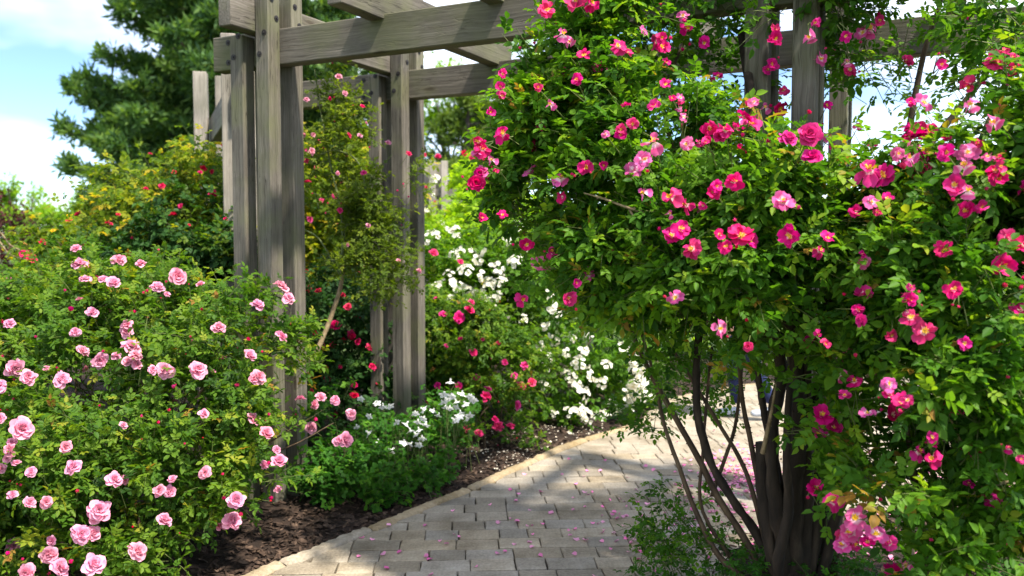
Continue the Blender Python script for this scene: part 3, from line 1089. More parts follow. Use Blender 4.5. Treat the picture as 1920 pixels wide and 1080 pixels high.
def hit(blobs, px, py, default=None, grow=1.0):
    d = np.array(ray(px, py)); o_ = np.array([0, 0, EYE])
    best, nrm = None, None
    for c, r in blobs:
        r = r * grow
        oc = (o_ - c) / r; dr = d / r
        A = dr @ dr; B = oc @ dr; Cc = oc @ oc - 1
        disc = B * B - A * Cc
        if disc <= 0: continue
        t = (-B - math.sqrt(disc)) / A
        if t > 0.3 and (best is None or t < best):
            best = t
            nrm = (o_ + d * t - c) / (r * r)
    if best is None:
        if default is None: return None, None
        p = W(px, py, default)
        return p, Vector((0, -1, .3)).normalized()
    return Vector(o_ + d * best), Vector(nrm).normalized()


# ------------------------------------------------------------------ flowers
class PM:
    def __init__(self): self.v, self.f, self.pr, self.pv = [], [], [], []

    def petal(self, phi, r0, z0, L_, Wd, e0, e1, ns=4, nt=4, cup=.2, ruf=.03, rg=random, notch=.08, pr0=0.0, tw=0.0):
        b = len(self.v)
        er = Vector((math.cos(phi), math.sin(phi), 0)); et = Vector((-math.sin(phi), math.cos(phi), 0)); ez = Vector((0, 0, 1))
        pv = rg.random()
        p = er * r0 + ez * z0
        ph1, ph2 = rg.random() * 6, rg.random() * 6
        for i in range(nt + 1):
            t = i / nt
            e = e0 + (e1 - e0) * t
            dirv = er * math.cos(e) + ez * math.sin(e)
            nv = ez * math.cos(e) - er * math.sin(e)
            if i: p = p + dirv * (L_ / nt)
            w = Wd * (0.22 + 0.95 * math.sin(min(1, t * 1.02) * math.pi * .62) ** 1.1) * (1 - .28 * t ** 5)
            for k in range(ns + 1):
                s = -1 + 2 * k / ns
                back = (abs(s) ** 2.2 * .22 + notch * math.exp(-(s * 3) ** 2)) * L_ * t ** 2
                q = p + et * (s * w) - dirv * back + nv * (tw * s * w + cup * w * s * s * (1 - .5 * t) + ruf * math.sin(s * 4 + ph1) * t + ruf * math.sin(t * 5 + ph2 + s * 2) * t)
                self.v.append(q); self.pr.append(pr0 + (1 - pr0) * t); self.pv.append(pv)
        for i in range(nt):
            for k in range(ns):
                a = b + i * (ns + 1) + k
                self.f.append((a, a + 1, a + ns + 2, a + ns + 1))

    def mesh(self, name, mat):
        return mesh_of(name, self.v, self.f, mat, True, {'pr': self.pr, 'pv': self.pv})


def make_open(seed, mat, droop=0.0, npet=None):
    """open semi-double flower with loose separate petals, diameter about 1"""
    rg = random.Random(seed); pm = PM()
    a0 = rg.random() * 6
    n = npet or rg.choice([5, 5, 6, 7])
    for k in range(n):
        pm.petal(a0 + k * 2 * math.pi / n + rg.uniform(-.25, .25), .035, rg.uniform(-.02, .03), .50 * rg.uniform(.78, 1.14), .235 * rg.uniform(.8, 1.2), R(34 + rg.uniform(-22, 22) - droop), R(4 + rg.uniform(-45, 38) - droop), 4, 5,
                 .25 + rg.uniform(-.35, .35), .035, rg, .16, 0.0, rg.uniform(-.55, .55))
    for k in range(rg.choice([0, 1, 2, 3, 4])):
        pm.petal(rg.random() * 6.28, .03, .03, .36 * rg.uniform(.6, 1.1), .17 * rg.uniform(.7, 1.1), R(66 + rg.uniform(-18, 14)), R(35 + rg.uniform(-30, 40)), 3, 4, .4, .04, rg, .15, 0.0, rg.uniform(-.6, .6))
    return pm.mesh('bloom', mat)


def make_double(seed, mat, open_=1.0):
    rg = random.Random(seed); pm = PM()
    a = rg.random() * 6
    for (n, L_, w, e0, e1, z, p0) in ((8, .50, .19, 22, -8, 0, .3), (8, .44, .18, 40, 12, .02, .25), (8, .36, .16, 56, 34, .04, .15), (7, .28, .13, 68, 58, .05, .05), (6, .20, .10, 80, 80, .06, 0)):
        a += .45
        for k in range(n):
            c = (1 - open_) * 35
            pm.petal(a + k * 2 * math.pi / n + rg.uniform(-.3, .3), .03, z, L_ * rg.uniform(.78, 1.14), w * rg.uniform(.75, 1.2), R(min(88, e0 + c + rg.uniform(-14, 14))), R(min(105, e1 + c + rg.uniform(-28, 28))), 3, 4, .25 + rg.uniform(-.3, .3), .028, rg, .16, p0, rg.uniform(-.45, .45))
    return pm.mesh('bloom', mat)


def make_bud(seed, mat):
    rg = random.Random(seed); pm = PM()
    for k in range(5):
        pm.petal(k * 1.2566 + rg.uniform(-.2, .2), .06, 0, .62, .24, R(60), R(112 + rg.uniform(-8, 12)), 2, 4, .5, .0, rg)
    me = pm.mesh('bud', mat)
    return me


def make_stamens(seed):
    rg = random.Random(seed); pm = PM()
    for k in range(16):
        pm.petal(rg.random() * 6.28, .02, .03, .20 * rg.uniform(.7, 1.2), .022, R(rg.uniform(35, 80)), R(rg.uniform(10, 70)), 1, 2, 0, 0, rg)
    for k in range(6):
        pm.petal(k * 1.05, .0, .04, .10, .06, R(60), R(10), 2, 2, .2, 0, rg)
    return pm.mesh('stamens', M['stamen'])


def make_cluster(seed, mat, n=11, size=.34):
    rg = random.Random(seed); pm = PM()
    for k in range(n):
        # a mini flower somewhere on a flattened dome
        a, rr_ = rg.random() * 6.28, math.sqrt(rg.random()) * .42
        c = Vector((math.cos(a) * rr_, math.sin(a) * rr_, .28 * (1 - (rr_ / .45) ** 2) + rg.uniform(-.06, .06)))
        nz = Vector((c.x * 1.3, c.y * 1.3, .7)) + Vector((rg.gauss(0, .3), rg.gauss(0, .3), 0))
        q = nz.normalized().to_track_quat('Z', 'Y')
        b = len(pm.v)
        a0 = rg.random() * 6
        for j in range(5):
            pm.petal(a0 + j * 1.2566, .01, 0, size * .5, size * .24, R(35), R(5 + rg.uniform(-15, 15)), 2, 2, .2, .01, rg)
        for i in range(b, len(pm.v)):
            v = pm.v[i].copy(); v.rotate(q); pm.v[i] = v + c
    return pm.mesh('flower_cluster', mat)


def make_columbine(seed):
    rg = random.Random(seed); pm = PM()
    for k in range(5):
        pm.petal(k * 1.2566, .05, 0, .52 * rg.uniform(.9, 1.1), .17, R(55), R(5 + rg.uniform(-15, 15)), 2, 3, .2, .01, rg, 0)
        pm.petal(k * 1.2566 + .628, .07, -.05, .36, .15, R(85), R(70), 2, 2, .5, 0, rg)
        pm.petal(k * 1.2566 + .628, .06, -.02, .26, .045, R(-60), R(-110), 2, 2, .5, 0, rg)
    return pm.mesh('flower', M['whitecool'])


FL = {
    'mag': [make_open(s, M['mag']) for s in range(6)] + [make_open(s + 20, M['mag'], 30) for s in range(2)] + [make_open(s + 60, M['magpale'], rgd) for s, rgd in ((1, 0), (2, 10))] + [make_open(81, M['magpale'], 60, 3), make_open(83, M['mag'], 75, 4)],
    'magd': [make_double(s + 200, M['mag'], .9) for s in range(3)],
    'pink': [make_double(s, M['pink']) for s in range(5)] + [make_double(s + 9, M['pink'], .6) for s in range(2)],
    'red': [make_double(s + 30, M['red'], .75) for s in range(4)],
    'rose': [make_double(s + 40, M['rose'], .7) for s in range(4)],
    'white': [make_cluster(s, M['white']) for s in range(6)],
    'yellow': [make_cluster(s + 9, M['yellow'], 8) for s in range(2)],
    'col': [make_columbine(s) for s in range(4)],
    'bud_mag': [make_bud(s, M['rose']) for s in range(3)],
    'bud_red': [make_bud(s, M['red']) for s in range(3)],
    'bud_pink': [make_bud(s + 5, M['rose']) for s in range(3)],
}
STAM = [make_stamens(s) for s in range(3)]


def flower(root, kind, pos, nrm, size, name='bloom', face=0.5, stamens=False, nod=False):
    rj = Vector((random.gauss(0, .38), random.gauss(0, .38), random.gauss(0, .38)))
    to_cam = (Vector((0, 0, EYE + .4)) - Vector(pos)).normalized()
    d = (Vector(nrm) * 0.55 + to_cam * face + Vector((.25, 0, .45)) + rj)
    if nod: d = Vector((random.gauss(0, .5), random.gauss(-.5, .4), -.75))
    q = d.normalized().to_track_quat('Z', 'Y')
    q = q @ Matrix.Rotation(random.random() * 6.28, 3, 'Z').to_quaternion()
    me = random.choice(FL[kind])
    o = put(name, me, root, pos, q, size)
    if stamens:
        c = bpy.data.objects.new('stamens', random.choice(STAM))
        COL.objects.link(c)
        c.parent = o
    return o


def set_blooms(root, blobs, items, kind, default, push=0.03, minpx=0, name='bloom', stam=False, grow=1.0, scale=1.0, face=.5, mix=None, cluster=0.0, bud=None):
    """items: (px, py, size px); each flower sits on the outside of the plant"""
    A, B = [], []
    for it in items:
        px, py, s = it[:3]
        p, n = hit(blobs, px, py, default, grow)
        if p is None: continue
        d = (Vector((0, 0, EYE)) - p).normalized()
        p = p + n * push + d * push
        Y = p.y
        size = s * scale * Y / FPX * random.uniform(.84, 1.14)
        kk = kind
        if mix and random.random() < mix[1]: kk = mix[0]
        flower(root, kk, p, n, size, name, face, stam and kk == 'mag')
        if random.random() < cluster and s > 24:
            for _ in range(random.choice([1, 1, 2, 3])):
                off = Vector((random.gauss(0, 1), random.gauss(0, .5), random.gauss(0, 1)))
                q = p + off.normalized() * size * random.uniform(.55, .95)
                bk = random.random() < .45 and bud
                flower(root, bud if bk else kk, q, n, size * (random.uniform(.28, .42) if bk else random.uniform(.55, .9)), 'bud' if bk else name, face, stam and kk == 'mag' and not bk)
                A.append(np.array(p - n * .06 - d * .05)); B.append(np.array(q))
        A.append(np.array(p - n * (.06 + size * .4) - d * .05 - Vector((0, 0, .025)))); B.append(np.array(p))
    return np.array(A).reshape(-1, 3), np.array(B).reshape(-1, 3)


def cane(root, pts, r0, r1, mat, sides=7, n=5, thorn=0, name='cane', wob=.12):
    sm = catmull(pts, n)
    k = len(sm)
    rad = [r0 + (r1 - r0) * (i / (k - 1)) for i in range(k)]
    tb_ = Tubes().add(sm, rad, sides, wob)
    if thorn: tb_.thorns(sm, (r0 + r1) / 2, thorn, .009)
    return tb_.build(name, mat, root)


def auto_canes(root, base, blobs, n, r, mat, spread=.12):
    ids = list(range(len(blobs)))
    for i in range(n):
        c, rr_ = blobs[ids[i % len(ids)]]
        tgt = Vector(c) + Vector([random.gauss(0, .35) * rr_[k] for k in range(3)])
        b = Vector(base) + Vector((random.gauss(0, spread), random.gauss(0, spread * .7), 0))
        b.z = -0.02
        m1 = b.lerp(tgt, .35) + Vector((random.gauss(0, .05), random.gauss(0, .05), abs(tgt.z) * .12))
        m2 = b.lerp(tgt, .7) + Vector((random.gauss(0, .05), random.gauss(0, .05), abs(tgt.z) * .10))
        cane(root, [b, m1, m2, tgt], r * random.uniform(.7, 1.3), r * .35, mat, 6, 4)


def plant(name, label, cat, base, blobs, n, m, size, tmpl, tkey, mat, length=(.10, .24), group=None, nobj=0, twig_r=.0016, twig_mat=None, extra=None, up=.45, front=.45,
          inner=.5, tbase=.38, tvar=.14, young=.22, thr=-.12, dens=3.2, root=None, part='leaves', zmin=.06, jitter=.45):
    if root is None:
        root = empty(name, (base[0], base[1], 0))
        tag(root, label, cat, group)
    P, D, O, L_ = gen_shoots(blobs, n, length, up, front, inner, dens, thr, jitter, zmin)
    lp, ld, ln, ls, lt = leaves_on(P, D, L_, m, size, tbase=tbase, tvar=tvar, young=young)
    keep = np.ones(len(lp), bool)
    if nobj:
        x, y, dep = project(lp + ld * ls[:, None] * 1.2)
        order = np.argsort(dep)
        seen, chosen = set(), []
        for i in order:
            if not (0 <= x[i] < 1920 and 0 <= y[i] < 1080): continue
            c = (int(x[i] // 26), int(y[i] // 26))
            if c in seen: continue
            seen.add(c); chosen.append(i)
            if len(chosen) >= nobj: break
        leaf_objects(chosen, tmpl, tkey, lp, ld, ln, ls, lt, mat, root)
        keep[chosen] = False
    mass(part, tmpl, lp[keep], ld[keep], ln[keep], ls[keep], lt[keep], mat, root)
    if twig_r:
        twigs('twigs', P, D, L_, twig_r, twig_mat or M['cane_green'], root, extra=extra)
    return root


def rand_buds(root, blobs, n, kind, size, name='bud', up=.6, push=.05):
    P, D, O, L_ = gen_shoots(blobs, n, (.05, .1), up, .15, .95, 3.2, -.6)
    A, B = [], []
    for p, d, o_ in zip(P, D, O):
        q = Vector(p) + Vector(o_) * push + Vector((0, 0, push * .6))
        dd2 = Vector(d)
        o = put(name, random.choice(FL[kind]), root, q, dd2.to_track_quat('Z', 'Y'), random.uniform(size[0], size[1]))
        A.append(p); B.append(np.array(q))
    return np.array(A).reshape(-1, 3), np.array(B).reshape(-1, 3)


def cat2(*prs):
    return np.concatenate([p[0] for p in prs]), np.concatenate([p[1] for p in prs])


# ================================================================= near left: pink shrub rose
PINK = [(475, 590, 34), (510, 563, 30), (507, 630, 30), (421, 620, 30), (453, 676, 28), (468, 707, 26), (458, 737, 24), (325, 697, 38), (375, 696, 32), (244, 686, 32), (252, 700, 26), (196, 670, 28),
        (163, 694, 26), (131, 741, 36), (75, 736, 32), (27, 720, 40), (3, 750, 32), (68, 818, 40), (52, 850, 26), (139, 845, 28), (33, 801, 20), (8, 857, 30), (8, 883, 32), (86, 882, 20),
        (82, 927, 30), (110, 925, 24), (42, 947, 20), (194, 938, 38), (217, 893, 36), (171, 975, 36), (193, 1001, 36), (151, 1005, 34), (172, 1048, 38), (117, 1053, 42), (67, 1059, 30), (258, 1024, 42),
        (296, 983, 34), (289, 908, 24), (338, 888, 22), (335, 905, 24), (383, 878, 24), (427, 919, 32), (423, 949, 34), (494, 863, 32), (473, 821, 30), (382, 793, 22), (232, 812, 18), (312, 568, 26),
        (330, 541, 36), (217, 558, 28), (201, 552, 22), (225, 518, 26), (277, 503, 18), (145, 527, 30), (143, 494, 22), (170, 552, 24), (183, 603, 26), (239, 631, 28), (136, 637, 20),
        (30, 625, 22), (280, 724, 22), (557, 748, 24), (588, 772, 22), (602, 809, 22), (629, 816, 28), (653, 826, 28), (664, 780, 20), (635, 754, 20), (567, 776, 18), (530, 918, 18)]
PBUDS = [(443, 731, 16), (183, 535, 16), (129, 594, 18), (297, 689, 16), (319, 741, 15), (462, 635, 15), (580, 790, 15), (511, 937, 15), (312, 780, 13), (290, 800, 13), (55, 905, 14), (30, 1035, 16), (122, 845, 14),
         (150, 915, 15), (262, 790, 12), (350, 835, 12), (410, 885, 13), (490, 785, 13), (40, 760, 12), (105, 690, 12), (70, 640, 13), (250, 595, 12), (390, 590, 12), (275, 560, 12), (120, 560, 12), (360, 640, 11)]
PB = [blob(250, 640, 4.7, .52, .55, .36), blob(100, 680, 4.5, .55, .55, .42), blob(400, 700, 4.35, .42, .45, .40), blob(460, 620, 4.3, .26, .3, .22), blob(30, 860, 4.1, .5, .5, .42), blob(230, 850, 4.0, .52, .5, .40),
      blob(400, 840, 4.05, .32, .4, .34), blob(130, 1000, 3.8, .45, .4, .34), blob(270, 980, 3.85, .32, .35, .26), blob(-160, 780, 4.5, .6, .6, .55), blob(-150, 980, 4.0, .5, .5, .4), blob(465, 760, 4.2, .15, .3, .24), blob(330, 560, 4.8, .3, .35, .16), blob(150, 540, 4.85, .3, .35, .18)]
PB2 = [blob(575, 785, 4.5, .07, .12, .05), blob(625, 805, 4.65, .10, .12, .06)]
rt = empty('rose_bush', (-1.95, 4.3, 0))
tag(rt, 'broad rose bush with pale pink double blooms in the left foreground beside the path', 'rose bush')
e1_ = set_blooms(rt, PB + PB2, PINK, 'pink', 4.3, .085, grow=1.06, scale=1.10, cluster=.35, bud='bud_pink')
e2_ = set_blooms(rt, PB + PB2, PBUDS, 'bud_pink', 4.2, .04, name='bud', grow=1.04)
e3_ = cat2(rand_buds(rt, PB, 90, 'bud_red', (.014, .024)), rand_buds(rt, PB, 45, 'pink', (.035, .085), 'bloom'))
auto_canes(rt, (-1.95, 4.3, 0), PB + PB2, 26, .008, M['cane'], .18)
plant('rose_bush', None, None, None, PB + PB2, 2300, 6, (.029, .044), T_SMALL, 'small', M['leaf_pink'], (.10, .22), root=rt, nobj=300, extra=cat2(e1_, e2_, e3_), thr=.02, dens=4.4, tbase=.42, tvar=.18, inner=.45)

# ================================================================= near right: big magenta climbing rose
MAG_L = [(1105, 23, 46), (1022, 54, 46), (1098, 75, 26), (1113, 93, 30), (1064, 114, 36), (1173, 62, 24), (1230, 120, 36), (1157, 149, 34), (942, 168, 24), (938, 189, 22), (997, 182, 26), (1056, 198, 24),
         (1074, 218, 24), (1107, 190, 26), (920, 237, 26), (984, 262, 42), (955, 270, 30), (958, 306, 32), (1035, 306, 40), (906, 303, 38), (965, 340, 26), (895, 365, 38), (906, 428, 26), (986, 477, 26),
         (1011, 513, 42), (1087, 503, 38), (1099, 483, 22), (942, 423, 20), (1139, 288, 24), (1118, 290, 30), (1175, 241, 32), (1160, 253, 32), (1205, 255, 22), (1214, 196, 30), (1243, 258, 34), (1277, 252, 26),
         (1279, 272, 26), (1181, 290, 22), (1243, 300, 46), (1232, 319, 38), (1232, 355, 38), (1284, 303, 34), (1310, 284, 34), (1323, 295, 28), (1362, 280, 42), (1391, 259, 42), (1398, 293, 40), (1375, 308, 36),
         (1354, 321, 26), (1388, 363, 44), (1310, 378, 54), (1365, 373, 38), (1310, 417, 46), (1336, 430, 46), (1398, 415, 48), (1445, 382, 40), (1274, 456, 38), (1261, 440, 24), (1383, 503, 28), (1320, 545, 38),
         (980, 575, 40), (1375, 572, 32), (1150, 550, 30), (1481, 314, 48), (1517, 456, 48), (1491, 430, 30), (1554, 459, 28), (1551, 516, 30), (1408, 420, 32), (1507, 587, 30), (1410, 590, 24), (1552, 690, 48), (1542, 555, 30)]
MAG_T = [(1349, 207, 36), (1315, 174, 30), (1365, 145, 26), (1398, 192, 34), (1433, 144, 30), (1302, 44, 32), (1321, 61, 30), (1375, 4, 24), (1466, 31, 32), (1515, 25, 32), (1565, 25, 26), (1529, 63, 32), (1446, 224, 32),
         (1613, 78, 36), (1626, 93, 32), (1629, 65, 26), (1676, 140, 28), (1575, 153, 26), (1534, 218, 22), (1590, 258, 24), (1617, 290, 22), (1537, 275, 28)]
MAG_R = [(1738, 150, 26), (1836, 145, 48), (1862, 122, 36), (1870, 156, 32), (1893, 156, 24), (1883, 10, 32), (1704, 218, 38), (1865, 223, 46), (1898, 248, 38), (1712, 270, 38), (1746, 278, 32), (1772, 254, 40), (1773, 281, 26),
         (1735, 316, 52), (1738, 342, 44), (1790, 309, 40), (1655, 368, 56), (1665, 397, 38), (1810, 355, 44), (1816, 379, 44), (1849, 358, 28), (1787, 433, 40), (1813, 456, 40), (1852, 446, 46), (1831, 285, 46), (1862, 290, 38),
         (1891, 296, 32), (1904, 324, 42), (1904, 394, 44), (1696, 547, 30), (1522, 785, 54), (1615, 915, 58), (1630, 947, 48), (1510, 917, 36), (1687, 1025, 38), (1652, 1072, 52), (1760, 592, 50), (1742, 578, 36), (1815, 605, 30),
         (1675, 580, 32), (1637, 565, 30), (1700, 547, 32), (1802, 550, 34), (1725, 740, 38), (1707, 732, 32), (1762, 800, 40), (1612, 775, 36), (1610, 795, 26), (1642, 820, 30), (1742, 865, 24), (1812, 970, 28), (1880, 885, 26),
         (1800, 830, 28), (1887, 800, 24), (1540, 847, 26)]
ML = [blob(1130, 70, 3.75, .20, .26, .26), blob(1070, 190, 3.7, .19, .26, .22), blob(1020, 280, 3.65, .16, .24, .18), blob(1000, 385, 3.6, .13, .2, .15), blob(1150, 260, 3.6, .28, .32, .26), blob(1130, 410, 3.5, .26, .30, .24),
      blob(1060, 480, 3.55, .13, .2, .09), blob(1270, 350, 3.4, .28, .32, .24), blob(1260, 480, 3.35, .24, .30, .20), blob(1400, 390, 3.2, .26, .3, .20), blob(1410, 530, 3.15, .28, .34, .18), blob(1530, 470, 3.1, .17, .25, .18),
      blob(1500, 600, 3.15, .24, .3, .13), blob(1330, 590, 3.3, .15, .25, .07), blob(1180, 560, 3.5, .10, .2, .07)]
MT = [blob(1310, 50, 4.0, .22, .3, .20), blob(1370, 150, 3.95, .13, .2, .18), blob(1490, 10, 3.6, .22, .3, .12), blob(1240, 150, 4.1, .18, .3, .20), blob(1620, 120, 3.8, .08, .12, .09), blob(1560, 10, 3.6, .18, .2, .08)]
MR = [blob(1690, 410, 3.0, .19, .26, .12), blob(1770, 400, 2.9, .18, .28, .15), blob(1880, 300, 2.9, .16, .3, .24), blob(1915, 60, 3.0, .10, .25, .13), blob(1660, 530, 2.95, .24, .3, .15), blob(1800, 550, 2.85, .28, .34, .20), blob(1900, 470, 2.85, .17, .3, .26),
      blob(1660, 690, 2.95, .20, .28, .13), blob(1790, 710, 2.8, .28, .32, .18), blob(1920, 680, 2.85, .18, .3, .26), blob(1630, 830, 2.8, .11, .2, .09), blob(1700, 880, 2.8, .20, .28, .14), blob(1820, 870, 2.75, .20, .28, .10), blob(1710, 1010, 2.75, .11, .2, .06),
      blob(2040, 500, 3.0, .22, .35, .55), blob(1930, 880, 2.8, .12, .22, .14), blob(1800, 1010, 2.75, .15, .2, .07), blob(1900, 1000, 2.75, .14, .2, .10)]
# unseen rose growth on top of the pergola, added to shade the right posts
MTOP = [wblob(2.1, 3.5, 3.1, .5, .5, .16), wblob(1.55, 3.3, 3.1, .4, .35, .12)]
ROOT = Vector((1.13, 3.45, 0))
rl_ = empty('climbing_rose', ROOT)
tag(rl_, 'large magenta climbing rose with many canes arching left over the path from its pergola post', 'climbing rose')
x1 = set_blooms(rl_, ML, MAG_L, 'mag', 3.6, .13, cluster=.7, bud='bud_mag', stam=True, grow=1.07, face=.75, scale=1.02, mix=('magd', .08))
x2 = set_blooms(rl_, MT, MAG_T, 'mag', 3.7, .105, cluster=.7, bud='bud_mag', stam=True, grow=1.07, face=.75, scale=1.02)
x3 = rand_buds(rl_, ML, 60, 'bud_mag', (.020, .034))
x4 = rand_buds(rl_, MT, 18, 'bud_mag', (.020, .034))
x5 = rand_buds(rl_, ML, 34, 'mag', (.05, .085), 'bloom')
extra = cat2(x1, x2, x3, x4, x5)
plant('climbing_rose', None, None, None, ML, 1480, 6, (.034, .058), T_ROSE, 'rose', M['leaf_big'], (.12, .26), root=rl_, nobj=300, twig_r=.0022, extra=extra, thr=.03, dens=4.2, tbase=.50, tvar=.18)
plant('climbing_rose', None, None, None, MT, 215, 6, (.031, .052), T_ROSE, 'rose', M['leaf_big'], (.12, .28), root=rl_, twig_r=.0022, thr=-.02, dens=4, tbase=.36, part='upper_leaves')
plant('climbing_rose', None, None, None, MTOP, 260, 6, (.034, .055), T_ROSE, 'rose', M['leaf_big'], (.12, .28), root=rl_, twig_r=.0022, thr=-.2, front=1.0, inner=.1, part='top_leaves')
# sparse sprays hanging low among the canes
MS = [blob(1215, 790, 4.3, .12, .15, .06), blob(1300, 720, 4.2, .14, .2, .12), blob(1370, 690, 4.0, .16, .2, .12), blob(1240, 650, 3.7, .12, .15, .12)]
plant('climbing_rose', None, None, None, MS, 70, 6, (.028, .044), T_ROSE, 'rose', M['leaf_big'], (.12, .22), root=rl_, twig_r=.002, thr=-.3, part='low_leaves')


def trace(pts):
    return [W(x, y, Y) for x, y, Y in pts]


CANES = [
    ([(1396, 1010, 3.55), (1345, 930, 3.6), (1310, 860, 3.65), (1262, 775, 3.7), (1215, 690, 3.7), (1170, 590, 3.7), (1120, 470, 3.7), (1060, 330, 3.7)], .016, .008),
    ([(1350, 1045, 3.5), (1305, 960, 3.6), (1275, 880, 3.7), (1245, 795, 3.8), (1225, 700, 3.8), (1195, 600, 3.8)], .014, .006),
    ([(1425, 1012, 3.5), (1372, 935, 3.5), (1330, 860, 3.55), (1308, 770, 3.55), (1306, 680, 3.55), (1312, 590, 3.5), (1290, 470, 3.4)], .019, .011),
    ([(1420, 955, 3.5), (1392, 870, 3.6), (1345, 790, 3.65), (1290, 700, 3.7), (1240, 620, 3.7), (1190, 520, 3.7)], .011, .006),
    ([(1335, 930, 3.65), (1352, 880, 3.7), (1378, 800, 3.75), (1390, 700, 3.75), (1400, 600, 3.7)], .009, .006),
    ([(1425, 920, 3.5), (1408, 830, 3.55), (1392, 750, 3.6), (1385, 660, 3.6), (1380, 560, 3.5)], .011, .008),
    ([(1318, 960, 3.6), (1318, 850, 3.65), (1326, 740, 3.7), (1335, 650, 3.7)], .008, .006),
    ([(1445, 1030, 3.4), (1432, 930, 3.4), (1428, 830, 3.4)], .024, .020),
    ([(1470, 1045, 3.4), (1452, 930, 3.35), (1448, 800, 3.35), (1465, 690, 3.35), (1440, 560, 3.3)], .026, .016),
    ([(1490, 1050, 3.4), (1490, 920, 3.35), (1500, 800, 3.3), (1490, 650, 3.3), (1450, 450, 3.3), (1420, 250, 3.4), (1390, 60, 3.8)], .030, .014),
    ([(1520, 1055, 3.4), (1530, 930, 3.4), (1525, 800, 3.35), (1545, 680, 3.3), (1560, 500, 3.2)], .025, .014),
    ([(1545, 1060, 3.4), (1568, 960, 3.35), (1580, 850, 3.3), (1600, 730, 3.2)], .020, .012),
    ([(1505, 1060, 3.4), (1514, 900, 3.35), (1512, 740, 3.3), (1520, 560, 3.3)], .026, .014),
    ([(1480, 1055, 3.5), (1468, 940, 3.45), (1435, 780, 3.4), (1420, 700, 3.4), (1400, 560, 3.3)], .017, .010),
    ([(1536, 1050, 3.5), (1548, 900, 3.45), (1540, 760, 3.4), (1550, 600, 3.3)], .022, .012),
    ([(1458, 1060, 3.3), (1478, 960, 3.28), (1474, 850, 3.25), (1482, 720, 3.25)], .020, .010),
]
STUMP = W(1485, 1085, 3.45); STUMP.z = 0.0
for pts_, r0, r1 in CANES:
    thick = r0 > .0165
    tp = trace(pts_)
    if pts_[0][1] > 945:
        low = tp[0].lerp(Vector((STUMP.x, STUMP.y, 0.0)), .55); low.z = min(.1, tp[0].z * .4)
        low2 = tp[0].lerp(Vector((STUMP.x, STUMP.y, 0.0)), .75); low2.z = -.04
        tp = [low2, low] + tp
    cane(rl_, tp, r0 * (1.45 if r0 > .0195 else 1.1), r1 * (1.3 if thick else 1), M['trunkdark'] if thick else M['cane'], 8, 5, 26, 'cane', .38 if thick else .16)
# knobbly woody base where the canes meet
bmst = bmesh.new()
bmesh.ops.create_icosphere(bmst, subdivisions=4, radius=1.0)
for v in bmst.verts:
    nz = mnoise.noise(v.co * 2.2) * .35 + mnoise.noise(v.co * 6) * .16
    v.co = Vector((v.co.x * .19, v.co.y * .14, v.co.z * .17)) * (1 + nz)
mst = bpy.data.meshes.new('root_stock'); bmst.to_mesh(mst); bmst.free()
mst.materials.append(M['trunkdark'])
put('root_stock', mst, rl_, (STUMP.x, STUMP.y, .06))
# bare twig crossing the crown and a dry stub
cane(rl_, trace([(1285, 405, 3.05), (1200, 396, 3.1), (1130, 372, 3.15), (1095, 362, 3.2)]), .0065, .003, M['cane_pale'], 6, 5, 6, 'bare_twig')
cane(rl_, trace([(1180, 392, 3.12), (1194, 420, 3.1), (1196, 455, 3.1)]), .005, .002, M['cane_pale'], 6, 5, 3, 'bare_twig')
cane(rl_, trace([(1430, 850, 3.3), (1447, 770, 3.25), (1455, 718, 3.2)]), .010, .003, M['cane_pale'], 6, 4, 8, 'bare_twig')
cane(rl_, trace([(1330, 430, 3.6), (1245, 210, 3.9), (1290, 60, 4.1), (1330, -40, 4.2)]), .010, .006, M['cane'], 6, 5, 8)
cane(rl_, trace([(1060, 330, 3.7), (1090, 200, 3.7), (1120, 60, 3.7), (1130, -20, 3.75)]), .008, .004, M['cane'], 6, 5, 8)

# second magenta rose on the far right
rr_root = empty('climbing_rose', (2.0, 3.35, 0))
tag(rr_root, 'magenta climbing rose with leaves down to the ground at the right edge', 'climbing rose')
y1 = set_blooms(rr_root, MR, MAG_R, 'mag', 3.1, .105, cluster=.7, bud='bud_mag', stam=True, grow=1.07, face=.75, scale=1.02, mix=('magd', .08))
y2 = cat2(rand_buds(rr_root, MR, 55, 'bud_mag', (.020, .034)), rand_buds(rr_root, MR, 26, 'mag', (.05, .085), 'bloom'))
plant('climbing_rose', None, None, None, MR, 1300, 6, (.034, .058), T_ROSE, 'rose', M['leaf_big'], (.12, .26), root=rr_root, nobj=300, twig_r=.0022, extra=cat2(y1, y2), thr=.06, dens=4.2, tbase=.48, tvar=.18)
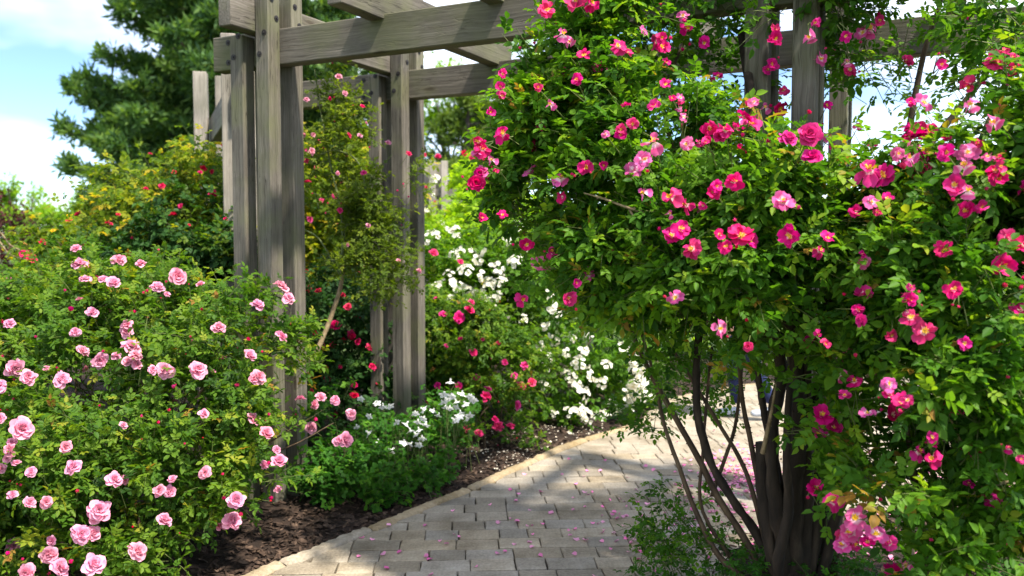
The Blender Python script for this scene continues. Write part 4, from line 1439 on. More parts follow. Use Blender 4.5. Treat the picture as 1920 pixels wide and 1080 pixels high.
# thin see-through growth against the sky
MR2 = [blob(1700, 200, 4.4, .25, .3, .30), blob(1790, 150, 4.4, .24, .3, .3), blob(1720, 360, 4.3, .26, .3, .22), blob(1840, 220, 4.4, .25, .3, .3), blob(1640, 260, 4.3, .12, .2, .2)]
plant('climbing_rose', None, None, None, MR2, 58, 6, (.026, .044), T_ROSE, 'rose', M['leaf_big'], (.12, .26), root=rr_root, twig_r=.0022, thr=-.05, tbase=.5, part='upper_leaves')
for pts_, r0, r1 in [
    ([(1560, 1000, 3.6), (1590, 760, 3.7), (1640, 420, 3.9), (1700, 330, 4.1), (1760, 250, 4.2), (1840, 150, 4.2), (1900, 40, 4.2)], .026, .012),
    ([(1690, 340, 4.1), (1712, 200, 4.2), (1735, 90, 4.2), (1765, 0, 4.2)], .018, .010),
    ([(1700, 560, 3.6), (1735, 450, 3.7), (1790, 370, 3.8), (1870, 190, 3.9), (1925, 100, 3.9)], .014, .009),
    ([(1830, 1080, 3.2), (1800, 900, 3.0), (1780, 760, 2.9), (1790, 560, 2.9), (1850, 380, 2.9)], .016, .007),
    ([(1760, 1060, 3.3), (1720, 930, 3.0), (1690, 760, 2.95), (1640, 600, 3.0)], .014, .006),
    ([(1930, 740, 2.9), (1850, 742, 2.75), (1770, 748, 2.7)], .006, .003),
    ([(1758, 745, 2.70), (1785, 790, 2.68), (1803, 830, 2.68)], .005, .0025),
    ([(1625, 705, 2.78), (1670, 695, 2.8), (1740, 684, 2.85)], .006, .004),
    ([(1900, 900, 2.65), (1850, 915, 2.66), (1815, 932, 2.7)], .005, .003),
    ([(1880, 1070, 3.3), (1920, 900, 3.1), (1960, 600, 3.0), (1950, 300, 3.0)], .016, .008),
]:
    tp = trace(pts_)
    if pts_[0][1] > 980: tp[0].z = 0.0
    cane(rr_root, tp, r0, r1, M['cane'] if r0 > .0062 else M['cane_pale'], 7, 5, 14)

# young rose shoot at the path edge
YB = [blob(1270, 960, 3.75, .13, .14, .08), blob(1240, 1000, 3.7, .13, .14, .10), blob(1300, 1050, 3.65, .20, .16, .10), blob(1230, 1070, 3.6, .12, .14, .10)]
yr = empty('young_rose', (0.72, 3.75, 0))
tag(yr, 'small young rose with loose green leaves at the path edge below the magenta canes', 'rose')
auto_canes(yr, (0.78, 3.75, 0), YB, 8, .003, M['cane_green'], .05)
plant('young_rose', None, None, None, YB, 58, 6, (.020, .034), T_ROSE, 'rose', M['leaf_big'], (.10, .2), root=yr, nobj=60, twig_r=.0016, thr=-.4, tbase=.35)
LR = [blob(1290, 1075, 3.65, .24, .14, .05), blob(1480, 1075, 3.5, .3, .2, .05), blob(1720, 1070, 3.4, .5, .3, .06)]
plant('ground_ivy', 'low dark green leafy plants on the soil under the magenta roses', 'ground cover', (1.2, 3.6), LR, 140, 6, (.016, .028), T_SMALL, 'small', M['leaf_herb'], (.06, .14), twig_r=.0012, thr=-.4, zmin=.02, tbase=.3)

# ================================================================= behind the pink bush: red rose mass at left
RB = [blob(330, 430, 7.0, .62, .6, .55), blob(400, 400, 6.6, .36, .4, .45), blob(270, 480, 6.6, .55, .5, .45), blob(160, 500, 6.8, .42, .5, .35), blob(400, 520, 6.2, .42, .4, .5), blob(300, 340, 7.2, .16, .2, .16)]
RB_pts = [(336, 331, 12), (316, 354, 13), (378, 331, 11), (396, 329, 10), (399, 368, 19), (435, 371, 13), (347, 398, 12), (292, 431, 9), (130, 427, 13), (143, 421, 11), (285, 301, 10), (414, 286, 9), (305, 497, 10), (241, 490, 9), (226, 411, 9), (214, 427, 8), (290, 380, 8),
          (360, 430, 8), (420, 420, 9), (250, 450, 8)]
lb = empty('rose_bush', (-2.6, 6.8, 0))
tag(lb, 'tall rose thicket with small red blooms and yellowing leaves behind the pale pink bush', 'rose bush')
z1 = set_blooms(lb, RB, RB_pts, 'red', 6.6, .05, grow=1.05)
z1 = cat2(z1, rand_buds(lb, RB, 24, 'red', (.04, .07), 'bloom'))
auto_canes(lb, (-2.6, 6.8, 0), RB, 14, .009, M['cane'], .3)
plant('rose_bush', None, None, None, RB, 950, 6, (.036, .058), T_FAR, 'far', M['leaf_yellow'], (.14, .34), root=lb, nobj=200, extra=z1, tvar=.24, tbase=.46, thr=-.05)
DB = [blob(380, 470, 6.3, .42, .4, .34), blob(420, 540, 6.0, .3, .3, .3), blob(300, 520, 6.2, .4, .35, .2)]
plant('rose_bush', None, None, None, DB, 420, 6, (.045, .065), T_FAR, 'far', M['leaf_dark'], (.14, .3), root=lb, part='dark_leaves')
# dark red roses at the far left with long bare canes
CRB = [blob(70, 610, 6.4, .40, .4, .20), blob(-40, 620, 6.6, .5, .5, .28)]
cr_ = empty('rose_bush', (-3.6, 6.6, 0))
tag(cr_, 'rose with crimson blooms and long bare arching canes at the left edge', 'rose bush')
z2 = set_blooms(cr_, CRB, [(53, 481, 22), (66, 488, 24), (86, 457, 15), (100, 500, 13), (5, 607, 24), (3, 535, 20), (20, 570, 12)], 'red', 6.3, .05)
plant('rose_bush', None, None, None, CRB, 420, 6, (.034, .055), T_FAR, 'far', M['leaf_pink'], (.14, .3), root=cr_, extra=z2)
auto_canes(cr_, (-3.6, 6.6, 0), CRB, 7, .008, M['cane'], .2)
cane(cr_, trace([(-60, 560, 6.6), (-10, 440, 6.5), (20, 460, 6.4), (55, 478, 6.35)]), .007, .004, M['cane_pale'])
cane(cr_, trace([(-80, 580, 6.6), (-20, 450, 6.5), (20, 478, 6.4), (62, 490, 6.35)]), .007, .004, M['cane_pale'])
yl = empty('yellow_shrub', (W(112, 450, 8.0).x, 8.0, 0))
tag(yl, 'green shrub with a cluster of yellow flowers left of the red rose thicket', 'shrub')
YLB = [blob(135, 490, 8.0, .24, .3, .20), blob(150, 570, 8.0, .4, .5, .4), blob(210, 460, 8.2, .3, .3, .2)]
set_blooms(yl, YLB, [(112, 438, 18), (120, 448, 16), (108, 452, 14), (137, 411, 14), (80, 515, 12)], 'yellow', 7.8, .05, name='flower_cluster')
auto_canes(yl, (W(112, 450, 8.0).x, 8.0, 0), YLB, 8, .01, M['cane'], .2)
plant('yellow_shrub', None, None, None, YLB, 420, 6, (.045, .07), T_FAR, 'far', M['leaf_yellow'], (.14, .3), root=yl, tbase=.3)
PU = [blob(10, 480, 10.5, .55, .5, .45), blob(-60, 460, 10.6, .6, .5, .6), blob(60, 530, 10.4, .45, .4, .35), blob(0, 590, 10.4, .8, .6, .5)]
pu = plant('smoke_bush', 'dark purple leaved bush at the left edge behind crimson roses', 'bush', (W(0, 500, 10.5).x, 10.5), PU, 620, 6, (.05, .085), T_LEAF, 'leaf', M['leaf_purple'], (.16, .34), twig_r=.003, twig_mat=M['bark'])
auto_canes(pu, (W(0, 500, 10.5).x, 10.5, 0), PU, 8, .02, M['bark'], .15)

# ================================================================= climber between the two post clusters
CB = [blob(585, 155, 5.5, .13, .16, .13), blob(600, 210, 5.6, .15, .16, .14), blob(640, 230, 5.6, .15, .16, .16), blob(625, 290, 5.55, .20, .2, .18), blob(650, 350, 5.5, .20, .2, .18), blob(730, 320, 5.4, .16, .18, .14), blob(765, 385, 5.4, .14, .16, .10), blob(700, 400, 5.45, .18, .18, .16),
      blob(690, 490, 5.4, .20, .18, .10), blob(740, 525, 5.3, .15, .15, .08), blob(600, 400, 5.6, .16, .2, .16), blob(540, 300, 5.3, .07, .10, .12), blob(660, 430, 5.5, .2, .2, .12)]
CB_pts = [(637, 150, 18), (649, 181, 12), (671, 206, 12), (676, 231, 10), (575, 242, 14), (593, 260, 12), (728, 280, 16), (758, 296, 16), (692, 323, 14), (591, 285, 14), (583, 299, 12), (667, 261, 12), (649, 261, 12), (580, 192, 10), (610, 178, 10), (580, 346, 15), (648, 396, 14), (653, 450, 11), (738, 490, 12), (787, 511, 12), (692, 418, 10), (636, 330, 10)]
cl = empty('climbing_rose', (W(560, 780, 5.1).x, 5.1, 0))
tag(cl, 'slender climbing rose with leaning pale trunk and small pink blooms between the left posts', 'climbing rose')
z3 = set_blooms(cl, CB, CB_pts, 'rose', 5.4, .04, grow=1.05, mix=('pink', .5))
z4 = rand_buds(cl, CB, 30, 'bud_pink', (.016, .028))
plant('climbing_rose', None, None, None, CB, 520, 6, (.020, .034), T_SMALL, 'small', M['leaf_olive'], (.10, .22), root=cl, nobj=120, extra=cat2(z3, z4), thr=-.1, inner=.25, tbase=.42)
cane(cl, trace([(552, 830, 5.0), (572, 705, 5.1), (598, 650, 5.2), (622, 590, 5.25), (640, 530, 5.3), (642, 480, 5.35)]), .018, .012, M['cane_pale'], 8, 5, 5, 'trunk')
for pts_, r0, r1 in [([(642, 490, 5.35), (640, 400, 5.4), (620, 310, 5.5), (600, 200, 5.6), (590, 130, 5.6)], .009, .004), ([(645, 500, 5.35), (678, 420, 5.4), (684, 350, 5.4), (668, 300, 5.4), (630, 282, 5.4), (600, 290, 5.4)], .007, .004),
                     ([(640, 480, 5.35), (650, 420, 5.4), (662, 400, 5.4), (700, 330, 5.4), (735, 290, 5.4)], .007, .003), ([(640, 520, 5.3), (600, 450, 5.5), (570, 430, 5.6)], .006, .003), ([(642, 510, 5.3), (690, 495, 5.35), (760, 520, 5.3)], .006, .003),
                     ([(576, 700, 5.1), (560, 640, 5.0), (530, 610, 4.9)], .007, .003)]:
    cane(cl, trace(pts_), r0, r1, M['cane_green'], 6, 5, 4)

# dark red rose behind the posts
DR = [blob(620, 600, 6.5, .34, .35, .34), blob(660, 700, 6.4, .42, .35, .34), blob(580, 700, 6.4, .34, .35, .4), blob(700, 600, 6.9, .3, .3, .3), blob(620, 760, 6.2, .45, .35, .22)]
DR_pts = [(578, 523, 20), (601, 555, 20), (648, 579, 17), (627, 610, 26), (652, 623, 24), (569, 674, 18), (614, 692, 16), (619, 710, 16), (586, 743, 19), (577, 709, 18), (690, 659, 20), (671, 649, 14), (661, 641, 16), (695, 690, 17), (578, 600, 14), (640, 560, 12), (605, 640, 13), (665, 720, 13), (640, 690, 12)]
dr = empty('rose_bush', (W(630, 700, 6.5).x, 6.5, 0))
tag(dr, 'dark leaved rose with crimson double blooms behind the left pergola posts', 'rose bush')
z5 = set_blooms(dr, DR, DR_pts, 'red', 6.2, .05, grow=1.05)
z5 = cat2(z5, rand_buds(dr, DR, 22, 'red', (.05, .08), 'bloom'))
auto_canes(dr, (W(630, 700, 6.5).x, 6.5, 0), DR, 10, .009, M['cane'], .2)
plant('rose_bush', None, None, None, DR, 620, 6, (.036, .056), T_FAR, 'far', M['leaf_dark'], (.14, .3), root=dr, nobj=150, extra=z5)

# sunlit lime shrub rose behind (between and right of the posts)
LB = [blob(620, 400, 8.3, .55, .5, .50), blob(700, 350, 8.4, .40, .4, .40), blob(570, 330, 8.4, .35, .4, .30), blob(650, 500, 8.2, .6, .5, .5)]
l1 = empty('rose_bush', (W(640, 450, 8.3).x, 8.3, 0))
tag(l1, 'yellow green rose shrub dotted with coral pink blooms seen between the left pergola posts', 'rose bush')
z6 = set_blooms(l1, LB, [(605, 380, 15), (596, 324, 12), (575, 365, 11), (627, 372, 13), (612, 300, 10), (585, 410, 12), (655, 300, 10), (663, 420, 12), (570, 290, 10), (630, 420, 11), (640, 350, 10), (680, 380, 10), (718, 300, 9), (600, 270, 10)], 'rose', 8.0, .06)
auto_canes(l1, (W(640, 450, 8.3).x, 8.3, 0), LB, 9, .01, M['cane'], .25)
plant('rose_bush', None, None, None, LB, 620, 6, (.045, .07), T_FAR, 'far', M['leaf_yellow'], (.16, .34), root=l1, extra=z6, tbase=.55, tvar=.2)
LB2 = [blob(860, 480, 8.8, .45, .5, .30), blob(815, 450, 9.0, .26, .4, .18), blob(905, 400, 9.2, .22, .4, .12), blob(960, 450, 8.8, .5, .5, .36), blob(885, 350, 9.8, .13, .3, .14), blob(820, 560, 8.6, .55, .5, .5)]
l2 = empty('rose_bush', (W(870, 450, 8.8).x, 8.8, 0))
tag(l2, 'bright lime green sunlit shrub with few flowers right of the left pergola posts', 'shrub')
z7 = set_blooms(l2, LB2, [(817, 341, 22), (812, 370, 12), (830, 430, 16), (800, 400, 14)], 'white', 8.5, .06, name='flower_cluster')
z7b = set_blooms(l2, LB2, [(870, 292, 16), (885, 300, 13), (822, 298, 14), (795, 296, 12), (800, 355, 8), (817, 382, 8), (843, 411, 9)], 'red', 9.2, .06)
auto_canes(l2, (W(870, 450, 8.8).x, 8.8, 0), LB2, 9, .01, M['cane'], .25)
plant('rose_bush', None, None, None, LB2, 820, 6, (.045, .07), T_FAR, 'far', M['leaf_lime'], (.16, .36), root=l2, extra=cat2(z7, z7b), tbase=.5, tvar=.18)

# white rambling rose
WB = [blob(900, 560, 7.6, .50, .5, .42), blob(1000, 560, 7.4, .45, .5, .45), blob(960, 500, 7.7, .4, .45, .30), blob(1080, 680, 7.4, .45, .45, .42), blob(1150, 640, 7.7, .35, .4, .5), blob(1030, 750, 7.2, .34, .35, .24), blob(1180, 720, 7.8, .22, .3, .25), blob(840, 520, 7.8, .30, .4, .35), blob(1060, 560, 7.9, .4, .4, .4), blob(900, 680, 7.3, .5, .45, .4), blob(1060, 790, 7.05, .18, .2, .10), blob(1135, 790, 7.2, .16, .15, .06)]
W_pts = [(926, 496, 24), (879, 522, 28), (896, 503, 18), (863, 552, 34), (924, 526, 22), (935, 538, 24), (945, 515, 22), (952, 536, 18), (945, 556, 22), (928, 564, 22), (921, 552, 20), (919, 591, 26), (914, 601, 22), (894, 578, 20), (908, 624, 18), (852, 524, 18), (834, 543, 16), (820, 461, 22),
         (850, 457, 22), (797, 457, 20), (968, 457, 18), (975, 505, 26), (1047, 556, 24), (1032, 577, 24), (1023, 554, 16), (1014, 598, 20), (1023, 485, 18), (799, 573, 20), (829, 626, 16), (952, 468, 18), (1027, 659, 20), (1004, 675, 20), (1005, 691, 20), (1066, 665, 18), (1088, 663, 20), (1085, 682, 26),
         (1074, 703, 22), (1100, 698, 18), (1117, 708, 24), (1125, 685, 20), (1154, 660, 22), (1021, 736, 22), (1065, 736, 28), (1077, 745, 26), (1071, 767, 30), (1084, 771, 22), (1056, 767, 20), (1037, 768, 14), (986, 765, 12), (1047, 808, 16), (1066, 805, 16), (1080, 790, 16), (1133, 792, 18), (1173, 681, 38), (1173, 701, 38),
         (1180, 717, 32), (1170, 742, 26), (1187, 736, 32), (1202, 736, 32), (1164, 760, 26), (1144, 760, 16), (1152, 727, 20), (855, 668, 20), (1024, 711, 16), (878, 676, 22), (1000, 708, 14), (1100, 640, 14), (1060, 620, 12), (1040, 640, 12), (985, 590, 14), (870, 490, 14), (1190, 690, 22)]
wr = empty('rambling_rose', (W(1020, 700, 7.5).x, 7.5, 0))
tag(wr, 'rambling rose covered in clusters of small white flowers beside the far bend of the path', 'rambling rose')
z8 = set_blooms(wr, WB, W_pts, 'white', 7.3, .11, name='flower_cluster', scale=1.35, grow=1.06)
z8 = cat2(z8, rand_buds(wr, WB, 70, 'white', (.06, .11), 'flower_cluster'))
auto_canes(wr, (W(1020, 700, 7.5).x, 7.5, 0), WB, 16, .009, M['cane'], .4)
plant('rambling_rose', None, None, None, WB, 1300, 6, (.036, .058), T_FAR, 'far', M['leaf_white'], (.16, .36), root=wr, nobj=220, extra=z8, thr=.0, tbase=.42, tvar=.18)

# deep pink floribunda beside the kerb
GB = [blob(900, 660, 6.7, .34, .35, .32), blob(960, 690, 6.6, .24, .3, .28), blob(850, 720, 6.6, .26, .3, .3), blob(930, 760, 6.4, .22, .25, .16), blob(900, 820, 6.2, .16, .18, .10), blob(965, 815, 6.15, .10, .14, .08), blob(840, 620, 6.8, .3, .3, .2)]
G_pts = [(804, 753, 28), (826, 723, 16), (858, 724, 20), (887, 710, 16), (989, 713, 22), (967, 735, 22), (961, 762, 24), (928, 781, 20), (915, 751, 24), (889, 662, 18), (927, 809, 24), (897, 819, 20), (881, 812, 18), (960, 809, 20), (975, 838, 27), (958, 841, 20), (903, 850, 15), (950, 681, 16), (979, 687, 18), (963, 703, 16),
         (857, 603, 24), (882, 593, 20), (884, 570, 18), (832, 598, 16), (822, 573, 14), (864, 495, 16), (814, 479, 18), (917, 740, 16), (868, 640, 10), (845, 650, 10), (905, 640, 9), (940, 650, 10)]
fr_ = empty('rose_bush', (W(910, 800, 6.4).x, 6.4, 0))
tag(fr_, 'rose bush with deep pink blooms beside the curved kerb, right of the left pergola posts', 'rose bush')
z9 = set_blooms(fr_, GB, G_pts, 'rose', 6.5, .05, grow=1.05)
z9b = rand_buds(fr_, GB, 40, 'bud_red', (.016, .03))
auto_canes(fr_, (W(910, 800, 6.4).x, 6.4, 0), GB, 12, .007, M['cane'], .2)
plant('rose_bush', None, None, None, GB, 560, 6, (.032, .048), T_FAR, 'far', M['leaf_pink'], (.12, .26), root=fr_, nobj=150, extra=cat2(z9, z9b), tbase=.46)

# columbines round the second post cluster
COLB = [blob(720, 830, 5.4, .26, .2, .13), blob(820, 820, 5.7, .22, .2, .18), blob(760, 880, 5.2, .24, .2, .12), blob(850, 790, 5.8, .18, .18, .14), blob(640, 880, 5.0, .26, .2, .13), blob(700, 920, 4.95, .22, .2, .08), blob(600, 910, 4.85, .14, .16, .10), blob(800, 900, 5.25, .16, .15, .06), blob(620, 760, 5.2, .16, .16, .10)]
C_pts = [(705, 754), (716, 761), (732, 762), (695, 777), (744, 792), (762, 792), (781, 776), (792, 768), (797, 780), (811, 768), (788, 802), (767, 808), (791, 818), (778, 812), (773, 831), (783, 831), (757, 825), (705, 825), (689, 811), (738, 841), (851, 739), (852, 749), (832, 735), (867, 738), (880, 743), (891, 746), (855, 762), (864, 773),
         (858, 786), (852, 783), (878, 783), (883, 776), (829, 754), (837, 748), (870, 754), (842, 713), (735, 903), (693, 898), (617, 869), (860, 775), (846, 765), (835, 765), (799, 795), (786, 788), (671, 800), (676, 745), (820, 775)]
co = empty('columbine', (W(750, 900, 5.2).x, 5.2, 0))
tag(co, 'clump of columbines with nodding white flowers round the foot of the second post cluster', 'columbine')
A_, B_ = [], []
for (px, py) in C_pts:
    Y = random.uniform(4.95, 5.2) if px < 810 else random.uniform(5.3, 5.55)
    p = W(px + random.uniform(-3, 3), py + random.uniform(-3, 3), Y)
    flower(co, 'col', p, (0, 0, 1), 16 * Y / FPX * random.uniform(.95, 1.3), 'flower', nod=True)
    foot = Vector((p.x + random.gauss(0, .06), p.y + random.gauss(0, .06), max(p.z - .34, .02)))
    A_.append(np.array(foot)); B_.append(np.array(p))
plant('columbine', None, None, None, COLB, 500, 5, (.030, .046), T_HERB, 'herb', M['leaf_herb'], (.08, .20), root=co, nobj=220, extra=(np.array(A_), np.array(B_)), up=.9, thr=-.2, zmin=.03, tbase=.42, tvar=.16)

# shrubs behind the path, seen under the rose crown
for (px, py, Y, rx, rz, mt_, lab, cat_) in [
    (1290, 600, 11.5, 1.0, .9, 'leaf_lime', 'lime green shrub across the path seen through the magenta rose canes', 'shrub'),
    (1440, 590, 12.5, 1.1, 1.0, 'leaf_white', 'mid green shrub behind the dark rose trunks across the path', 'shrub'),
    (1600, 600, 12.0, 1.1, .9, 'leaf_olive', 'olive green shrub far behind the right pergola posts', 'shrub'),
    (1790, 600, 13.0, 1.2, 1.0, 'leaf_lime', 'lime shrub far behind the rose at the right edge', 'shrub'),
    (1130, 520, 12.5, 1.1, 1.0, 'leaf_white', 'green shrub behind the white rambling rose', 'shrub')]:
    c = W(px, py, Y)
    bl = [wblob(c.x, Y, .75, rx, rx * .8, .75), wblob(c.x - .4 * rx, Y - .2, c.z + .1, rx * .55, rx * .5, rz * .45), wblob(c.x + .4 * rx, Y, c.z + .25, rx * .5, rx * .5, rz * .45)]
    s_ = plant('shrub', lab, cat_, (c.x, Y), bl, 420, 6, (.06, .095), T_LEAF, 'leaf', M[mt_], (.2, .4), twig_r=.003, twig_mat=M['bark'], tbase=.5, tvar=.2)
    auto_canes(s_, (c.x, Y, 0), bl, 6, .018, M['bark'], .2)

# ================================================================= trees
def limb(tb_, a, b, r0, r1, sag=.0, n=5):
    a, b = Vector(a), Vector(b)
    m_ = a.lerp(b, .5) + Vector((random.gauss(0, .05), random.gauss(0, .05), sag)) * (b - a).length
    sm = catmull([a, m_, b], n)
    tb_.add(sm, [r0 + (r1 - r0) * i / (len(sm) - 1) for i in range(len(sm))], 6, .1)
    return sm


def pine(name, label, x, y, H, prof, nlimb, mat, seed, tufts=6, nee=26, nl=(.11, .19), z0=.7, dens=1.0):
    rs = random.Random(seed)
    root = empty(name, (x, y, 0))
    tag(root, label, 'pine tree')
    tk = Tubes()
    spine = [Vector((x, y, -.1)), Vector((x + .1, y, H * .35)), Vector((x - .05, y, H * .7)), Vector((x, y, H))]
    sm = catmull(spine, 6)
    tk.add(sm, [.24 * (1 - i / (len(sm) - 1)) + .015 for i in range(len(sm))], 9, .1)
    tk.build('trunk', M['bark'], root)
    lb_ = Tubes()
    C, O = [], []
    for i in range(nlimb):
        t = (i + rs.random()) / nlimb
        z = z0 + (H - z0 - .1) * t ** 1.05
        Lm = prof(z) * (rs.uniform(.5, .8) if i % 3 == 0 else rs.uniform(.84, .96))
        az = i * 2.399 + rs.gauss(0, .3)
        d = Vector((math.cos(az), math.sin(az), 0))
        rise = rs.uniform(.02, .28) + .25 * t
        a = Vector((x, y, z)); b = a + d * Lm + Vector((0, 0, Lm * rise))
        pth = limb(lb_, a, b, .03 + .03 * (1 - t), .008, -.06)
        nb = max(4, int(Lm * 5.5 * dens))
        for k in range(nb):
            f = .25 + .78 * (k + rs.random()) / nb
            p = a.lerp(b, min(1, f)) + Vector((0, 0, -.06 * Lm * math.sin(min(1, f) * 3.14)))
            side = Vector((-d.y, d.x, 0)) * (1 if k % 2 else -1)
            bl_ = Lm * .30 * (1.15 - f * .75) * rs.uniform(.6, 1.2)
            e = p + (side * .85 + d * .6 + Vector((0, 0, rs.uniform(.05, .42)))) * bl_
            lb_.add([p, e], [.008, .004], 3)
            for j in range(tufts):
                g = .25 + .8 * j / tufts
                C.append(np.array(p.lerp(e, g)) + np.array([rs.gauss(0, .07), rs.gauss(0, .07), rs.gauss(0, .08)]))
                O.append(np.array((e - p).normalized() * .8 + Vector((0, 0, .55))))
    lb_.build('limbs', M['bark'], root, 'stuff')
    C, O = np.array(C), unit(np.array(O))
    n = len(C)
    P = np.repeat(C, nee, 0) + RNG.normal(0, .035, (n * nee, 3))
    D = unit(np.repeat(O, nee, 0) * .6 + RNG.normal(0, .62, (n * nee, 3)))
    N = unit(RNG.normal(0, 1, (n * nee, 3)) + np.array([0, 0, .5]))
    S = RNG.uniform(nl[0], nl[1], n * nee)
    tn = np.clip(np.repeat(RNG.normal(.45, .2, n), nee) + RNG.normal(0, .1, n * nee), 0, 1)
    mass('crown', [diamond(.125)], P, D, N, S, tn, mat, root)
    return root


def prof_big(z):
    # half width over height
    pts_ = [(0, 2.6), (1.5, 3.4), (3.4, 3.75), (5.0, 3.15), (6.5, 2.75), (8, 2.2), (10, 1.3), (11.5, .4)]
    for (a, b), (c, d) in zip(pts_[:-1], pts_[1:]):
        if a <= z <= c: return b + (d - b) * (z - a) / (c - a)
    return .3


bx = W(445, 300, 20).x
pine('pine_tree', 'large dark green pine rising into the blue sky at the left', bx, 20, 11.6, prof_big, 215, M['needle'], 3, 8, 10, (.15, .27), dens=1.2)
pine('pine_tree', 'small pale green pine beyond the screen, right of the left pergola posts', W(880, 300, 19).x, 19, 4.7, lambda z: max(.25, 2.3 * (1 - z / 5.0) + .25), 34, M['needle_pale'], 5, 5, 22, (.12, .20), z0=.5)


def tree(label, x, y, H, blobs, mat, n, trunk_r=.14, size=(.09, .15), thr=-.05, tb=.5):
    root = empty('deciduous_tree', (x, y, 0))
    tag(root, label, 'tree')
    tk = Tubes()
    top = Vector((x, y, H * .55))
    sm = catmull([Vector((x, y, -.1)), Vector((x + .1, y, H * .3)), top], 5)
    tk.add(sm, [trunk_r * (1 - .5 * i / (len(sm) - 1)) for i in range(len(sm))], 8, .1)
    tk.build('trunk', M['bark'], root)
    lbt = Tubes()
    for c, r in blobs:
        for k in range(4):
            q = Vector(c) + Vector([random.gauss(0, .4) * r[j] for j in range(3)])
            limb(lbt, Vector((x, y, H * random.uniform(.25, .5))), q, trunk_r * .35, .012, .08)
    lbt.build('limbs', M['bark'], root, 'stuff')
    P, D, O, L_ = gen_shoots(blobs, n, (.3, .6), .3, .6, .35, 1.1, thr)
    lp, ld, ln, ls, lt = leaves_on(P, D, L_, 9, size, tbase=tb, tvar=.18)
    mass('crown', T_DIA, lp, ld, ln, ls, lt, mat, root)
    return root


def tb(px, py, Y, r, rz=None): return blob(px, py, Y, r, r, rz or r * .8)


tree('light green tree low in the distance at the left edge', W(70, 400, 30).x, 30, 3.6, [tb(40, 380, 30, .9), tb(120, 400, 30, .9), tb(200, 370, 30, .9), tb(90, 440, 30, 1.2), tb(0, 420, 30, 1.1), tb(180, 440, 30, 1.0), tb(-60, 380, 30, 1.2)], M['leaf_tree'], 1100, .14, (.13, .22), .03)
tree('lime green tree behind the small pine in the middle distance', W(850, 300, 27).x, 27, 7.5, [tb(820, 150, 27, 1.0), tb(900, 190, 27, 1.1), tb(960, 120, 27, 1.0), tb(850, 240, 27, 1.2), tb(960, 240, 27, 1.2), tb(1040, 190, 27, 1.2), tb(760, 230, 27, 1.1), tb(1080, 290, 27, 1.3), tb(930, 320, 27, 1.4)], M['leaf_tree'], 1500, .16, (.12, .2), .0)
tree('green tree behind the pergola between the two left post clusters', W(600, 300, 26).x, 26, 6.5, [tb(590, 260, 26, 1.1), tb(640, 200, 26, 1.0), tb(680, 270, 26, 1.2), tb(560, 330, 26, 1.2), tb(660, 360, 26, 1.4)], M['leaf_olive'], 1000, .16, (.12, .2), -.02, .4)
tree('green tree far behind the crown of the magenta rose', W(1200, 320, 30).x, 30, 6.0, [tb(1180, 330, 30, 1.5), tb(1270, 300, 30, 1.4), tb(1350, 360, 30, 1.6), tb(1250, 420, 30, 1.8), tb(1430, 420, 30, 1.6)], M['leaf_olive'], 1000, .16, (.14, .24), -.02, .45)
tree('low yellow green tree in the distance behind the right hand rose', W(1720, 430, 30).x, 30, 3.8, [tb(1620, 470, 30, 1.5), tb(1720, 440, 30, 1.4), tb(1820, 410, 30, 1.3), tb(1900, 450, 30, 1.5), tb(1540, 440, 30, 1.4), tb(1760, 500, 30, 1.6)], M['leaf_tree'], 1000, .14, (.14, .24), .0)
# hedge closing the garden
hb = [wblob(-16 + 2.6 * i, 34 + random.uniform(-1, 1), 1.1, 2.0, 1.2, 1.3 + random.uniform(-.2, .4)) for i in range(16)]
P, D, O, L_ = gen_shoots(hb, 1700, (.3, .6), .3, .3, .6, 1.0, -.3)
lp, ld, ln, ls, lt = leaves_on(P, D, L_, 9, (.14, .24), tbase=.35, tvar=.2)
hd = mass('hedge', T_DIA, lp, ld, ln, ls, lt, M['leaf_olive'], None)
tag(hd, 'distant green hedge closing the garden along the horizon', 'hedge', kind='stuff')

# ================================================================= fallen petals
pts = []
def path_z(x, y): return bed2_z(x, y) + .006 if in_poly(x, y, BED2S) else .0365
def drop(px, py, sx, sy, n):
    for _ in range(n):
        p = G(px + random.gauss(0, sx), max(560, py + random.gauss(0, sy)), .035)
        if p.x < kerb_x(p.y) + .02: continue
        pts.append((p.x, p.y, path_z(p.x, p.y) + random.uniform(0, .004)))
drop(1390, 890, 45, 28, 330)
drop(1330, 960, 90, 40, 110)
drop(1180, 985, 120, 45, 70)
drop(900, 1000, 160, 50, 40)
drop(1100, 900, 120, 30, 22)
drop(1600, 1040, 60, 25, 110)
drop(1800, 900, 90, 60, 420)
flp = flakes('fallen_petals', pts, .016, .032, M['fallen'], 'stuff', .35, .75, curl=.22)
tag(flp, 'pink fallen rose petals scattered on the paving and under the magenta rose', 'petals')
pts = []
for _ in range(240):
    p = G(random.gauss(960, 60), random.gauss(858, 20), .02)
    if p.x < kerb_x(p.y) - .05: pts.append((p.x, p.y, bed_z(p.x, p.y) + .012))
for _ in range(110):
    p = G(random.gauss(1080, 60), random.gauss(815, 8), .02)
    if p.x < kerb_x(p.y) - .05: pts.append((p.x, p.y, bed_z(p.x, p.y) + .012))
m_w = petal_mat('petal_fallen_white', [(0, (.62, .52, .40)), (1, (.80, .74, .64))], 0, .3, .2)
flp = flakes('fallen_white_petals', pts, .010, .02, m_w, 'stuff', .35, .75, curl=.2)
tag(flp, 'tiny white fallen petals on the mulch below the white roses', 'petals')

